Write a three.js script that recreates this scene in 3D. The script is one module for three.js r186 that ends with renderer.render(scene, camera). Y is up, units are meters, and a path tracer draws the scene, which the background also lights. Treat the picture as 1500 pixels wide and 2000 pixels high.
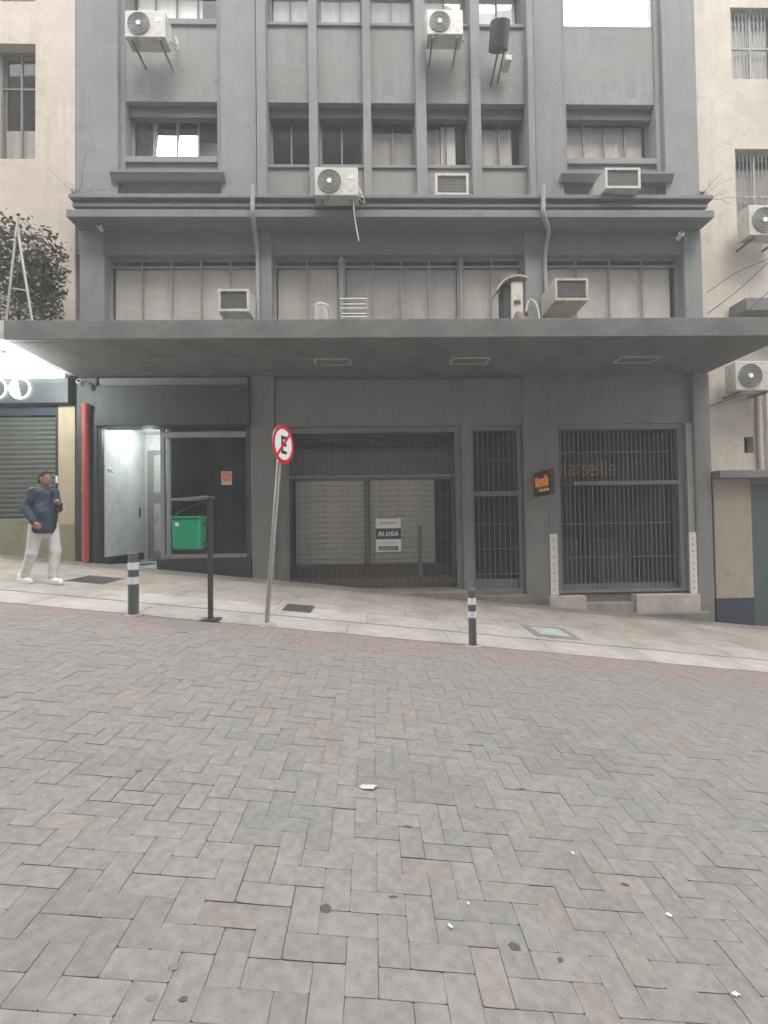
import * as THREE from 'three';
import { RoundedBoxGeometry } from 'three/addons/geometries/RoundedBoxGeometry.js';
import { mergeGeometries } from 'three/addons/utils/BufferGeometryUtils.js';
import { MarchingCubes } from 'three/addons/objects/MarchingCubes.js';
import { RectAreaLightUniformsLib } from 'three/addons/lights/RectAreaLightUniformsLib.js';

// ------------------------------------------------------------ camera, sky, sun, exposure
// x to the right along the street, y up, D = distance in front of the camera (z = -D). Metres.
const scene = new THREE.Scene();
const camera = new THREE.PerspectiveCamera(93.55, 0.75, 0.05, 600);
camera.position.set(0, 1.43, 0);
camera.rotation.set(0.0229, -0.0248, -0.0148, 'YXZ');
scene.add(camera);
camera.updateMatrixWorld(true);
const renderer = new THREE.WebGLRenderer({ antialias: true });
renderer.setSize(768, 1024);
renderer.toneMapping = THREE.LinearToneMapping;
renderer.toneMappingExposure = 5.6;
renderer.shadowMap.enabled = true;
RectAreaLightUniformsLib.init();
{ // overcast sky: one even cloud layer, a little brighter overhead
  const W = 128, H = 64, a = new Float32Array(W * H * 4);
  for (let j = 0; j < H; j++) for (let i = 0; i < W; i++) {
    const el = ((j + 0.5) / H - 0.5) * Math.PI, s = Math.sin(el);
    const cl = 1 + 0.05 * Math.sin(i / W * Math.PI * 6 + 1) * Math.cos(el * 5) + 0.04 * Math.sin(i / W * Math.PI * 14 + el * 7);
    const v = s > 0 ? (0.62 + 0.43 * s) * cl : 0.12;
    a.set([v * 0.985, v, v * 1.02, 1], (j * W + i) * 4);
  }
  const t = new THREE.DataTexture(a, W, H, THREE.RGBAFormat, THREE.FloatType);
  t.mapping = THREE.EquirectangularReflectionMapping; t.magFilter = t.minFilter = THREE.LinearFilter; t.wrapS = THREE.RepeatWrapping;
  t.needsUpdate = true; scene.background = t; scene.environment = t;
}
const sun = new THREE.DirectionalLight(0xfff4e6, 0.5);
sun.position.set(6, 30, 9); sun.shadow.radius = 40; sun.shadow.mapSize.set(2048, 2048);
Object.assign(sun.shadow.camera, { left: -16, right: 16, top: 22, bottom: -10, near: 1, far: 80 });
scene.add(sun); sun.target.position.set(0, 2, -8); scene.add(sun.target);

// ------------------------------------------------------------ helpers
let seed = 7;
const rnd = () => { seed = (seed + 0x6D2B79F5) | 0; let t = Math.imul(seed ^ (seed >>> 15), 1 | seed); t = (t + Math.imul(t ^ (t >>> 7), 61 | t)) ^ t; return ((t ^ (t >>> 14)) >>> 0) / 4294967296; };
const rr = (a, b) => a + (b - a) * rnd();
const mix = (a, b, t) => a + (b - a) * t, clamp = (x, a, b) => Math.min(b, Math.max(a, x));
const used = {};
function numbered(n) { used[n] = (used[n] ?? -1) + 1; return used[n] ? `${n}_${String(used[n]).padStart(3, '0')}` : n; }
function tag(o, label, category, group) { o.userData.label = label; o.userData.category = category; if (group) o.userData.group = group; return o; }
function thing(name, label, category, [x, y, z] = [0, 0, 0], group) {
  const o = new THREE.Group(); o.name = numbered(name); o.position.set(x, y, z); scene.add(o); return tag(o, label, category, group);
}
function structure(o) { o.userData.kind = 'structure'; scene.add(o); return o; }
// uv in metres along each face, by the way it points
function metres(g, scale = 1) {
  g = g.index ? g.toNonIndexed() : g;
  const p = g.attributes.position, n = g.attributes.normal, uv = new Float32Array(p.count * 2);
  for (let i = 0; i < p.count; i++) {
    const ax = Math.abs(n.getX(i)), ay = Math.abs(n.getY(i)), az = Math.abs(n.getZ(i));
    const [u, v] = az >= ax && az >= ay ? [p.getX(i), p.getY(i)] : ax >= ay ? [p.getZ(i), p.getY(i)] : [p.getX(i), p.getZ(i)];
    uv[i * 2] = u * scale; uv[i * 2 + 1] = v * scale;
  }
  g.setAttribute('uv', new THREE.BufferAttribute(uv, 2)); return g;
}
function join(list) { return list.length === 1 ? list[0] : mergeGeometries(list.map(g => { g = g.index ? g.toNonIndexed() : g; for (const k of Object.keys(g.attributes)) if (!['position', 'normal', 'uv'].includes(k)) g.deleteAttribute(k); return g; })); }
// a box between x0..x1, y0..y1 and the distances d0 (near face) .. d1
function bx(x0, x1, y0, y1, d0, d1, r = 0) {
  const w = x1 - x0, h = y1 - y0, d = d1 - d0;
  const g = r > 0 ? new RoundedBoxGeometry(w, h, d, 1, Math.min(r, w / 2.1, h / 2.1, d / 2.1)) : new THREE.BoxGeometry(w, h, d);
  g.translate((x0 + x1) / 2, (y0 + y1) / 2, -(d0 + d1) / 2);
  return metres(g);
}
function tube(pts, r, seg = 8, n, closed = false) {
  const c = new THREE.CatmullRomCurve3(pts.map(p => new THREE.Vector3(...p)), closed);
  return new THREE.TubeGeometry(c, n ?? Math.max(2, pts.length * 4), r, seg, closed).toNonIndexed();
}
function rod(a, b, r, seg = 8, r2 = r) {
  const A = new THREE.Vector3(...a), B = new THREE.Vector3(...b), L = A.distanceTo(B);
  const g = new THREE.CylinderGeometry(r2, r, L, seg);
  g.applyQuaternion(new THREE.Quaternion().setFromUnitVectors(new THREE.Vector3(0, 1, 0), B.clone().sub(A).normalize()));
  g.translate((A.x + B.x) / 2, (A.y + B.y) / 2, (A.z + B.z) / 2); return g.toNonIndexed();
}
function part(name, geo, mat, parent) { const m = new THREE.Mesh(Array.isArray(geo) ? join(geo) : geo, mat); m.name = name; parent.add(m); return m; }

// ------------------------------------------------------------ procedural textures
function noiseGrid(N, cells, rs) { const g = new Float32Array(cells * cells); let s = rs; for (let i = 0; i < g.length; i++) { s = (Math.imul(s, 1664525) + 1013904223) | 0; g[i] = (s >>> 8 & 0xffff) / 65535; }
  return (x, y) => { x = x / N * cells; y = y / N * cells; const i = Math.floor(x), j = Math.floor(y); let u = x - i, v = y - j; u = u * u * (3 - 2 * u); v = v * v * (3 - 2 * v); const q = (a, b) => g[((b % cells + cells) % cells) * cells + (a % cells + cells) % cells]; return mix(mix(q(i, j), q(i + 1, j), u), mix(q(i, j + 1), q(i + 1, j + 1), u), v); }; }
function makeTex(N, fn, repeat, srgb = true) {
  const a = new Uint8Array(N * N * 4);
  for (let y = 0; y < N; y++) for (let x = 0; x < N; x++) { const c = fn(x, y); const [r, g, b] = Array.isArray(c) ? c : [c, c, c]; a.set([clamp(r, 0, 1) * 255, clamp(g, 0, 1) * 255, clamp(b, 0, 1) * 255, 255], (y * N + x) * 4); }
  const t = new THREE.DataTexture(a, N, N); t.wrapS = t.wrapT = THREE.RepeatWrapping; t.magFilter = THREE.LinearFilter; t.minFilter = THREE.LinearMipmapLinearFilter; t.generateMipmaps = true;
  if (srgb) t.colorSpace = THREE.SRGBColorSpace; t.repeat.set(repeat, repeat); t.needsUpdate = true; return t;
}
const N = 512;
const n4 = noiseGrid(N, 4, 11), n9 = noiseGrid(N, 9, 12), n20 = noiseGrid(N, 20, 13), n60 = noiseGrid(N, 60, 14), n170 = noiseGrid(N, 170, 15), n256 = noiseGrid(N, 256, 16), nS = noiseGrid(N, 90, 17), nL = noiseGrid(N, 3, 18);
const fbm = (x, y) => 0.34 * n4(x, y) + 0.26 * n9(x, y) + 0.18 * n20(x, y) + 0.12 * n60(x, y) + 0.1 * n170(x, y);
// old painted render: blotches, roller marks, rain streaks, soot specks
const texPaint = makeTex(N, (x, y) => { const st = nS(x, y * 4 / 90) * n9(x, y), f = fbm(x, y); const sc = n20(x + 90, y) > 0.8 && n60(x, y) > 0.55 ? 0.05 : 0; const v = 0.82 + 0.24 * f - 0.15 * Math.max(0, st - 0.3) + 0.05 * (n256(x, y) - 0.5) - sc; return [v * 1.0, v * (0.995), v * (0.985 + 0.02 * n9(x, y))]; }, 1 / 5.3);
const texCement = makeTex(N, (x, y) => { const f = fbm(x, y), g = n256(x, y); const v = 0.72 + 0.36 * f + 0.08 * (g - 0.5) - (n60(x, y) > 0.86 ? 0.08 : 0); return [v, v * 0.99, v * 0.97]; }, 1 / 1.3);
const texPaver = makeTex(N, (x, y) => { const g = n256(x, y), h = n170(x, y), f = n20(x, y); const v = 0.86 + 0.07 * (g - 0.5) + 0.08 * (h - 0.5) + 0.1 * f + 0.05 * n9(x, y) - (n60(x, y) > 0.86 ? 0.04 : 0); return [v, v * 0.995, v * 0.985]; }, 1 / 0.55);
const texGrain = makeTex(N, (x, y) => 0.5 + 0.5 * (n256(x, y) - 0.5) + 0.4 * (n170(x, y) - 0.5) + 0.2 * (n60(x, y) - 0.5), 1 / 0.5, false);
const texRelief = makeTex(N, (x, y) => 0.3 * n256(x, y) + 0.3 * n60(x, y) + 0.4 * n20(x, y), 1 / 1.2, false);
const texDirty = makeTex(N, (x, y) => { const f = fbm(x, y), st = n20(x, y) * n9(x, y); const v = 0.82 + 0.2 * f; const m = clamp((st - 0.3) * 3, 0, 1); return [v * (1 - 0.13 * m), v * (1 - 0.14 * m), v * (1 - 0.19 * m)]; }, 1 / 1.7);
const texWear = makeTex(N, (x, y) => 0.8 + 0.24 * fbm(x, y) + 0.06 * (n170(x, y) - 0.5), 1 / 0.9);
const M = {};
const mat = (n, rgb, o = {}) => (M[n] = new THREE.MeshStandardMaterial({ color: new THREE.Color().setRGB(...rgb), roughness: 0.85, ...o }));
const painted = { map: texPaint, bumpMap: texRelief, bumpScale: 0.004, roughness: 0.8 };
mat('grey', [0.236, 0.24, 0.243], painted);
mat('greySpandrel', [0.268, 0.266, 0.262], painted);
mat('greyDark', [0.205, 0.208, 0.211], painted);
mat('canopy', [0.205, 0.207, 0.208], { ...painted, map: texCement });
mat('greyLow', [0.228, 0.222, 0.213], painted);
mat('shutterBox', [0.05, 0.051, 0.056], { ...painted, roughness: 0.55 });
mat('black', [0.022, 0.023, 0.026], { roughness: 0.5, map: texPaint });
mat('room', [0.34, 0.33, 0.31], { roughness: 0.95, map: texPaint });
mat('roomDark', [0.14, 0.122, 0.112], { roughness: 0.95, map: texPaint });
mat('lobby', [0.7, 0.71, 0.71], { roughness: 0.55, map: texWear });
mat('tileWhite', [0.6, 0.6, 0.58], { roughness: 0.25 }); mat('tileBlack', [0.03, 0.03, 0.032], { roughness: 0.25 });
mat('steel', [0.34, 0.335, 0.325], { roughness: 0.45, metalness: 0.35, map: texWear });
mat('frame', [0.21, 0.205, 0.195], { roughness: 0.6, map: texPaint });
mat('frameLight', [0.3, 0.3, 0.295], { roughness: 0.6, map: texPaint });
mat('alu', [0.55, 0.54, 0.52], { roughness: 0.4, metalness: 0.4 });
mat('bar', [0.27, 0.27, 0.27], { roughness: 0.55, metalness: 0.3 });
mat('blind', [0.57, 0.545, 0.51], { map: texPaint }); mat('blindGrey', [0.42, 0.41, 0.39], { map: texPaint }); mat('curtain', [0.78, 0.77, 0.74]); mat('curtainDark', [0.07, 0.08, 0.1]);
mat('shutterGrid', [0.58, 0.56, 0.52], { map: texDirty, roughness: 0.6 });
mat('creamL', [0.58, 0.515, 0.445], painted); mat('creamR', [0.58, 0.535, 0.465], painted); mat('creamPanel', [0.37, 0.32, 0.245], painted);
mat('dado', [0.34, 0.31, 0.21], { ...painted, map: texDirty }); mat('pilaster', [0.56, 0.45, 0.32], painted);
mat('navy', [0.03, 0.036, 0.06], { ...painted, roughness: 0.6 }); mat('teal', [0.07, 0.095, 0.1], { ...painted, roughness: 0.55 });
mat('red', [0.5, 0.085, 0.06], { map: texDirty, roughness: 0.55 });
mat('white', [0.6, 0.585, 0.55], { roughness: 0.5, map: texDirty }); mat('whiteClean', [0.8, 0.8, 0.78], { roughness: 0.5 });
mat('acGrille', [0.16, 0.155, 0.15], { roughness: 0.7 }); mat('acBeige', [0.55, 0.49, 0.4], { roughness: 0.6, map: texDirty }); mat('darkPlastic', [0.05, 0.05, 0.053], { roughness: 0.6 });
mat('galv', [0.5, 0.49, 0.47], { roughness: 0.38, metalness: 0.65, map: texWear });
mat('postDark', [0.085, 0.08, 0.078], { roughness: 0.5, map: texDirty });
mat('binGreen', [0.02, 0.33, 0.165], { roughness: 0.33 });
mat('bollard', [0.13, 0.136, 0.142], { roughness: 0.6, map: texDirty }); mat('band', [0.72, 0.72, 0.72], { roughness: 0.4 });
mat('kerb', [0.45, 0.418, 0.4], { map: texCement, bumpMap: texGrain, bumpScale: 0.0015 });
mat('slab', [0.415, 0.39, 0.368], { map: texCement, bumpMap: texGrain, bumpScale: 0.0015 });
mat('cementStrip', [0.24, 0.225, 0.205], { map: texCement, bumpMap: texGrain, bumpScale: 0.002 });
mat('bed', [0.19, 0.181, 0.17], { map: texCement, roughness: 1 });
mat('groundFar', [0.2, 0.19, 0.18], { map: texCement });
mat('iron', [0.1, 0.098, 0.095], { roughness: 0.65, metalness: 0.3, map: texDirty });
mat('paleCover', [0.42, 0.46, 0.45], { map: texCement });
mat('oppWall', [0.27, 0.255, 0.235], painted); mat('oppGlass', [0.05, 0.055, 0.06], { roughness: 0.15 });
M.glass = new THREE.MeshPhysicalMaterial({ color: 0xffffff, transmission: 1, thickness: 0, roughness: 0.02, ior: 1.5 });
M.glassTint = new THREE.MeshPhysicalMaterial({ color: new THREE.Color().setRGB(0.55, 0.6, 0.6), transmission: 1, thickness: 0, roughness: 0.03, ior: 1.5 });
M.mirrorGlass = new THREE.MeshPhysicalMaterial({ color: new THREE.Color().setRGB(0.9, 0.92, 0.95), metalness: 1, roughness: 0.05 });
function glow(n, rgb, k) { const m = mat(n, [0.8, 0.8, 0.8]); m.emissive = new THREE.Color().setRGB(...rgb); m.emissiveIntensity = k; return m; }
glow('lampGlow', [1, 1, 0.97], 2.2); glow('neonGlow', [0.94, 1, 1], 1.6); glow('lobbyGlow', [1, 1, 0.97], 1.2);
// flat print drawn on a canvas
function print(w, h, draw, o = {}) {
  const c = document.createElement('canvas'); c.width = w; c.height = h; const g = c.getContext('2d'); draw(g, w, h);
  const t = new THREE.CanvasTexture(c); t.colorSpace = THREE.SRGBColorSpace; return new THREE.MeshStandardMaterial({ map: t, roughness: 0.6, ...o });
}

// ------------------------------------------------------------ ground: road of herringbone pavers
const SLOPE = 0.112, TILT = Math.atan(SLOPE), KERB = 6.1;
const groundY = (x, D) => -SLOPE * x + (D > KERB ? 0.007 + 0.015 * (D - KERB) : 0);
{
  const far = part('ground', metres(new THREE.BoxGeometry(160, 0.2, 160)), M.groundFar, scene); far.rotation.z = -TILT; far.position.set(0, -0.3, 0); structure(far);
  const road = new THREE.Mesh(bx(-30, 30, -0.16, -0.0048, -5, KERB + 0.001), M.bed); road.name = 'road'; road.rotation.z = -TILT; structure(road);
  road.updateMatrixWorld(true);
  const P = 0.105, L = 2 * P;
  // a paver with worn, chamfered edges; the long side along u
  const variants = [];
  for (let k = 0; k < 6; k++) {
    const gap = k < 4 ? rr(0.0006, 0.0014) : rr(0.003, 0.006), hx = P - gap / 2, hz = P / 2 - gap / 2, c = rr(0.0008, 0.0016), j = () => rr(-0.0012, 0.0012);
    const outer = [[-hx + j(), -hz + j()], [hx + j(), -hz + j()], [hx + j(), hz + j()], [-hx + j(), hz + j()]];
    // corner cut so that edges are not straight rulers
    const ring = [];
    for (let e = 0; e < 4; e++) { const a = outer[e], b = outer[(e + 1) % 4]; const q = rr(0.02, 0.06); ring.push([mix(a[0], b[0], q), mix(a[1], b[1], q)], [mix(a[0], b[0], 0.5) + j(), mix(a[1], b[1], 0.5) + j()], [mix(a[0], b[0], 1 - q), mix(a[1], b[1], 1 - q)]); }
    const pos = [], R = ring.length, top = ring.map(([x, z]) => [x * (1 - c / hx), 0, z * (1 - c / hz)]), mid = ring.map(([x, z]) => [x, -c * 0.7, z]), low = ring.map(([x, z]) => [x, -0.03, z]);
    for (let e = 0; e < R; e++) { const f = (e + 1) % R; pos.push(0, 0.0006, 0, ...top[f], ...top[e]); for (const [A, B] of [[top, mid], [mid, low]]) pos.push(...A[e], ...A[f], ...B[f], ...A[e], ...B[f], ...B[e]); }
    const g = new THREE.BufferGeometry(); g.setAttribute('position', new THREE.Float32BufferAttribute(pos, 3)); g.computeVertexNormals();
    const uv = [], ox = rnd(), oz = rnd(); for (let i = 0; i < pos.length; i += 3) uv.push(pos[i] + ox, pos[i + 2] + pos[i + 1] + oz); g.setAttribute('uv', new THREE.Float32BufferAttribute(uv, 2));
    variants.push(g);
  }
  const tones = []; const T = (r, g, b) => tones.push(new THREE.MeshStandardMaterial({ color: new THREE.Color().setRGB(r, g, b), map: texPaver, bumpMap: texGrain, bumpScale: 0.0012, roughness: 0.9 }));
  for (const k of [0.96, 0.99, 1.01, 1.04]) T(0.252 * k, 0.239 * k, 0.226 * k);           // grey
  for (const k of [0.95, 1.0]) T(0.247 * k, 0.238 * k, 0.227 * k);                         // cooler grey
  for (const k of [0.96, 1.04]) T(0.268 * k, 0.236 * k, 0.221 * k);                        // reddish
  T(0.258, 0.236, 0.222); T(0.226, 0.216, 0.205); T(0.285, 0.222, 0.2); T(0.27, 0.22, 0.202);                                             // faded red, soiled grey
  const clump = noiseGrid(100, 100, 99), soil = noiseGrid(100, 100, 77);
  const spot = [[-2.25, 5.85, 0.42], [0.25, 2.75, 0.35], [-1.02, 1.68, 0.3], [1.3, 3.2, 0.4]];
  const list = [], v = new THREE.Vector3(), half = new THREE.Vector2();
  const i0 = Math.floor(-8.6 / P), i1 = Math.ceil(8.6 / P), k0 = Math.floor((-1.2 - KERB) / P);
  for (let k = k0; k < 0; k++) for (let i = i0; i < i1; i++) {
    const m = (((i - k) % 4) + 4) % 4; let u, d, across, half = 1;
    if (k === -1) { if (i & 1) continue; u = (i + 1) * P; d = KERB - P / 2 - 0.002; across = false; }   // course along the kerb
    else if (m === 0) { u = (i + 1) * P; d = KERB + (k + 0.5) * P; across = false; }
    else if (m === 3) { u = (i + 0.5) * P; across = true; if (k === -2) { d = KERB + (k + 0.5) * P; half = 0.5; } else d = KERB + (k + 1) * P; } else continue;
    const edge = d > KERB - 0.75, c = clump(u * 2.2 + 50, d * 4.5 + 50), s = soil(u * 2.5 + 50, d * 3 + 50), band = Math.exp(-(((d - 3.75) / 0.75) ** 2));
    let red = (c > 0.8 ? 0.6 : 0.08) + band * 0.3 * clump(u * 0.7 + 20, d + 10) + (edge ? 0.75 : 0) ; let tone;
    if (rnd() < red) tone = rnd() < 0.55 ? 6 + Math.floor(rnd() * 2) : 8; else tone = Math.floor(clamp(s * 0.75 + rnd() * 0.5 - 0.12, 0, 0.99) * 6);
    if (s < 0.1 && rnd() < 0.5 && !edge) tone = 9;
    if (edge && tone >= 6 && tone <= 8) tone = rnd() < 0.5 ? 10 : 11;
    for (const [sx, sd, sr] of spot) if (Math.hypot(u - sx, (d - sd) * 1.3) < sr * rr(0.6, 1.1)) tone = 9;
    v.set(u, 0, -d).applyMatrix4(road.matrixWorld); const dist = v.distanceTo(camera.position); v.project(camera);
    const vis = v.z < 1 && Math.abs(v.x) < 1.02 && Math.abs(v.y) < 1.02;
    const sag = 0.0016 * Math.exp(-(((d - 3.05 + 0.06 * u) / 0.12) ** 2)) * (Math.abs(u) < 2.4 ? 1 : 0.3);
    list.push({ u, d, half, y: rr(-0.0012, 0.0012) - (rnd() < 0.03 ? 0.0025 : 0) - sag, across, tone, vis, dist, rx: rr(-0.008, 0.008), rz: rr(-0.006, 0.006), ry: rr(-0.008, 0.008), g: rnd() < 0.1 ? 4 + Math.floor(rnd() * 2) : Math.floor(rnd() * 4), flip: rnd() < 0.5 });
  }
  const near = list.filter(p => p.vis).sort((a, b) => a.dist - b.dist).slice(0, 300); near.forEach(p => { p.own = true; });
  const dummy = new THREE.Object3D();
  const place = (o, p) => { o.position.set(p.u, p.y, -p.d); o.scale.set(p.half, 1, 1); o.rotation.set(p.rx, p.ry + (p.across ? Math.PI / 2 : 0) + (p.flip ? Math.PI : 0), p.rz, 'YXZ'); };
  for (const p of near) place(part('paver', variants[p.g], tones[p.tone], road), p);
  // the rest of the paving, beyond the nearest three hundred
  const rest = list.filter(p => !p.own), matRest = new THREE.MeshStandardMaterial({ color: 0xffffff, map: texPaver, bumpMap: texGrain, bumpScale: 0.0012, roughness: 0.9 });
  for (let k = 0; k < 6; k++) {
    const sub = rest.filter(p => p.g === k), im = new THREE.InstancedMesh(variants[k], matRest, sub.length); im.name = 'paving'; im.userData.kind = 'stuff';
    sub.forEach((p, i) => { place(dummy, p); dummy.updateMatrix(); im.setMatrixAt(i, dummy.matrix); im.setColorAt(i, tones[p.tone].color); }); road.add(im);
  }
  // gum and oil marks on the pavers, thin uneven blots
  const blot = mat('blot', [0.1, 0.097, 0.092], { map: texDirty, roughness: 0.8 }), blotPale = mat('blotPale', [0.19, 0.183, 0.172], { map: texPaver });
  for (const [x, d, r, m, e] of [[-0.19, 1.80, 0.024, blot, 0.7], [0.474, 1.70, 0.024, blot, 0.55], [-0.63, 1.53, 0.014, blotPale, 1], [-0.655, 1.432, 0.013, blotPale, 0.9], [-0.565, 1.436, 0.01, blot, 1], [0.06, 1.88, 0.016, blot, 0.5], [0.62, 1.66, 0.012, blot, 0.8], [0.15, 2.32, 0.02, blot, 0.4], [1.05, 2.05, 0.016, blot, 0.5], [0.83, 2.75, 0.018, blot, 0.5], [-1.25, 2.6, 0.02, blot, 0.5]]) {
    const s = new THREE.Shape(), n = 14; for (let k = 0; k <= n; k++) { const a = k / n * 2 * Math.PI, q = r * (1 + 0.22 * Math.sin(a * 2 + x * 9) + 0.14 * Math.sin(a * 5 + d * 7)); s[k ? 'lineTo' : 'moveTo'](q * Math.cos(a), q * e * Math.sin(a)); }
    const g = metres(new THREE.ExtrudeGeometry(s, { depth: 0.0008, bevelEnabled: false }).rotateX(-Math.PI / 2)); const b = part('stain', g, m, road); b.position.set(x * 1.006, 0.0014, -d);
  }
}
// ------------------------------------------------------------ sidewalk
{
  const walk = new THREE.Mesh(bx(-30, 30, -0.2, -0.006, 0.001, 3.92), mat('walkBed', [0.27, 0.255, 0.235], { map: texCement })); walk.name = 'sidewalk';
  walk.position.set(0, 0.007, -KERB); walk.rotation.set(0.015, 0, -TILT, 'ZXY'); structure(walk);
  const slabTones = [0, 1, 2].map(k => { const m = M.slab.clone(); m.color.multiplyScalar([0.95, 1.02, 1.08][k]); return m; });
  const kerbTones = [0, 1].map(k => { const m = M.kerb.clone(); m.color.multiplyScalar([0.97, 1.05][k]); return m; });
  const tileTones = [[0.37, 0.335, 0.3], [0.378, 0.338, 0.295], [0.375, 0.347, 0.318], [0.398, 0.367, 0.337], [0.352, 0.322, 0.29]].map((c, i) => mat('tile' + i, c, { map: texCement, bumpMap: texGrain, bumpScale: 0.0015 }));
  const lay = (name, x0, x1, d0, d1, m, j = 0.004) => { const p = part(name, bx(x0 + j, x1 - j, -0.05, rr(-0.0008, 0.0012), d0 + j, d1 - j, 0.004), m, walk); return p; };
  for (let i = -9; i < 9; i++) {
    const x = i * 1.33 - 0.35;
    lay('kerb_stone', x, x + 1.33, 0, 0.66, kerbTones[Math.floor(rnd() * 2)]);
    lay('slab', x + 0.25, x + 1.58, 0.7, 1.36, slabTones[Math.floor(rnd() * 3)]);
  }
  // dotted drain line between kerb stones and slabs
  for (let i = 0; i < 300; i++) { const x = -9.9 + i * 0.066; part('stud', bx(x, x + 0.03, -0.006, 0.0005, 0.665 + 0.012 * (i % 2), 0.683 + 0.012 * (i % 2)), M.cementStrip, walk); }
  for (let r = 0; r < 4; r++) for (let i = -22; i < 22; i++) { const x = i * 0.5 + (r % 2) * 0.22; lay('tile', x, x + 0.5, 1.36 + r * 0.49, 1.85 + r * 0.49, tileTones[Math.floor(rnd() * 5)], 0.003); }
  lay('cement_strip', -11, 11, 3.32, 3.92, M.cementStrip);
  const cover = (name, label, x0, x1, d0, d1, build) => { const t = thing(name, label, 'cover', [0, 0.007, -KERB]); t.rotation.copy(walk.rotation); build(t, x0, x1, d0 - KERB, d1 - KERB); };
  cover('drain_grating', 'dark perforated drain grating in the sidewalk by the walking man', -4.95, -4.35, 7.82, 8.5, (t, a, b, c, d) => {
    part('rim', [bx(a, b, 0.0005, 0.006, c, c + 0.03), bx(a, b, 0.0005, 0.006, d - 0.03, d), bx(a, a + 0.03, 0.0005, 0.006, c + 0.03, d - 0.03), bx(b - 0.03, b, 0.0005, 0.006, c + 0.03, d - 0.03)], M.iron, t);
    part('backing', bx(a + 0.03, b - 0.03, 0.0005, 0.002, c + 0.03, d - 0.03), M.black, t);
    for (let k = 0; k < 11; k++) { const x = a + 0.045 + k * 0.049; part('slat', bx(x, x + 0.03, 0.002, 0.0055, c + 0.03, d - 0.03), M.iron, t); }
  });
  cover('iron_cover', 'dark iron inspection cover in the sidewalk beside the sign pole', -1.36, -0.93, 7.12, 7.65, (t, a, b, c, d) => {
    part('plate', bx(a, b, 0.0005, 0.007, c, d, 0.003), M.iron, t); for (let k = 0; k < 5; k++) part('rib', bx(a + 0.04, b - 0.04, 0.007, 0.0095, c + 0.06 + k * 0.09, c + 0.1 + k * 0.09), M.iron, t);
  });
  cover('concrete_cover', 'pale bluish concrete cover with grey surround in the sidewalk', 2.36, 3.06, 6.95, 7.72, (t, a, b, c, d) => {
    part('surround', bx(a, b, 0.0005, 0.006, c, d, 0.002), M.cementStrip, t); part('lid', bx(a + 0.12, b - 0.12, 0.006, 0.01, c + 0.14, d - 0.14, 0.002), M.paleCover, t);
  });
}

// ------------------------------------------------------------ the grey office building
const office = thing('office_building', 'grey painted office building with deep canopy, cornice and vertical fins', 'building', [0, 0, 0]);
// window: frame mesh with panes, mullions and a blind as pieces of it. o.blind: list of [x0,x1,y0,y1,material,distance behind]
function makeWindow(parent, x0, x1, y0, y1, D, o = {}) {
  const f = o.f ?? 0.045, cols = o.cols ?? 2, fm = o.fm ?? M.frame, w = (x1 - x0 - 2 * f) / cols;
  const win = part('window', [bx(x0, x1, y0, y0 + f, D, D + 0.06), bx(x0, x1, y1 - f, y1, D, D + 0.06), bx(x0, x0 + f, y0 + f, y1 - f, D, D + 0.06), bx(x1 - f, x1, y0 + f, y1 - f, D, D + 0.06)], fm, parent);
  const t = o.transom; // height of a cross bar
  for (let i = 1; i < cols; i++) part('mullion', bx(x0 + f + i * w - 0.018, x0 + f + i * w + 0.018, y0 + f, y1 - f, D + 0.004, D + 0.05), fm, win);
  if (t) part('transom', bx(x0 + f, x1 - f, t - 0.02, t + 0.02, D + 0.007, D + 0.046), fm, win);
  for (let i = 0; i < cols; i++) {
    const a = x0 + f + i * w + (i ? 0.018 : 0), b = x0 + f + (i + 1) * w - (i < cols - 1 ? 0.018 : 0), gm = (o.glass && o.glass[i]) ?? M.glass;
    const tip = o.tip && gm === M.mirrorGlass ? o.tip : 0, lean = () => rr(-0.006, 0.006);
    for (const [c, d] of t ? [[y0 + f, t - 0.02], [t + 0.02, y1 - f]] : [[y0 + f, y1 - f]]) { const p = part('pane', new THREE.PlaneGeometry(b - a, d - c), gm, win); p.position.set((a + b) / 2, (c + d) / 2, -(D + 0.028)); p.rotation.set(lean() - tip, lean(), 0); }
  }
  for (const [a, b, c, d, m, back = 0.1] of o.blind ?? []) {
    const n = Math.max(4, Math.round((b - a) / 0.06)), g = new THREE.PlaneGeometry(b - a, d - c, n, 1), p = g.attributes.position, fold = o.fold ?? 0.012;
    for (let i = 0; i < p.count; i++) p.setZ(i, fold * Math.sin((p.getX(i) + 7) * 62 + (p.getY(i) > 0 ? 0 : 0.7)) + fold * 0.6 * Math.sin(p.getX(i) * 23)); g.computeVertexNormals();
    const q = part('blind', g, m, win); q.position.set((a + b) / 2, (c + d) / 2, -(D + back));
  }
  return win;
}
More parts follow.
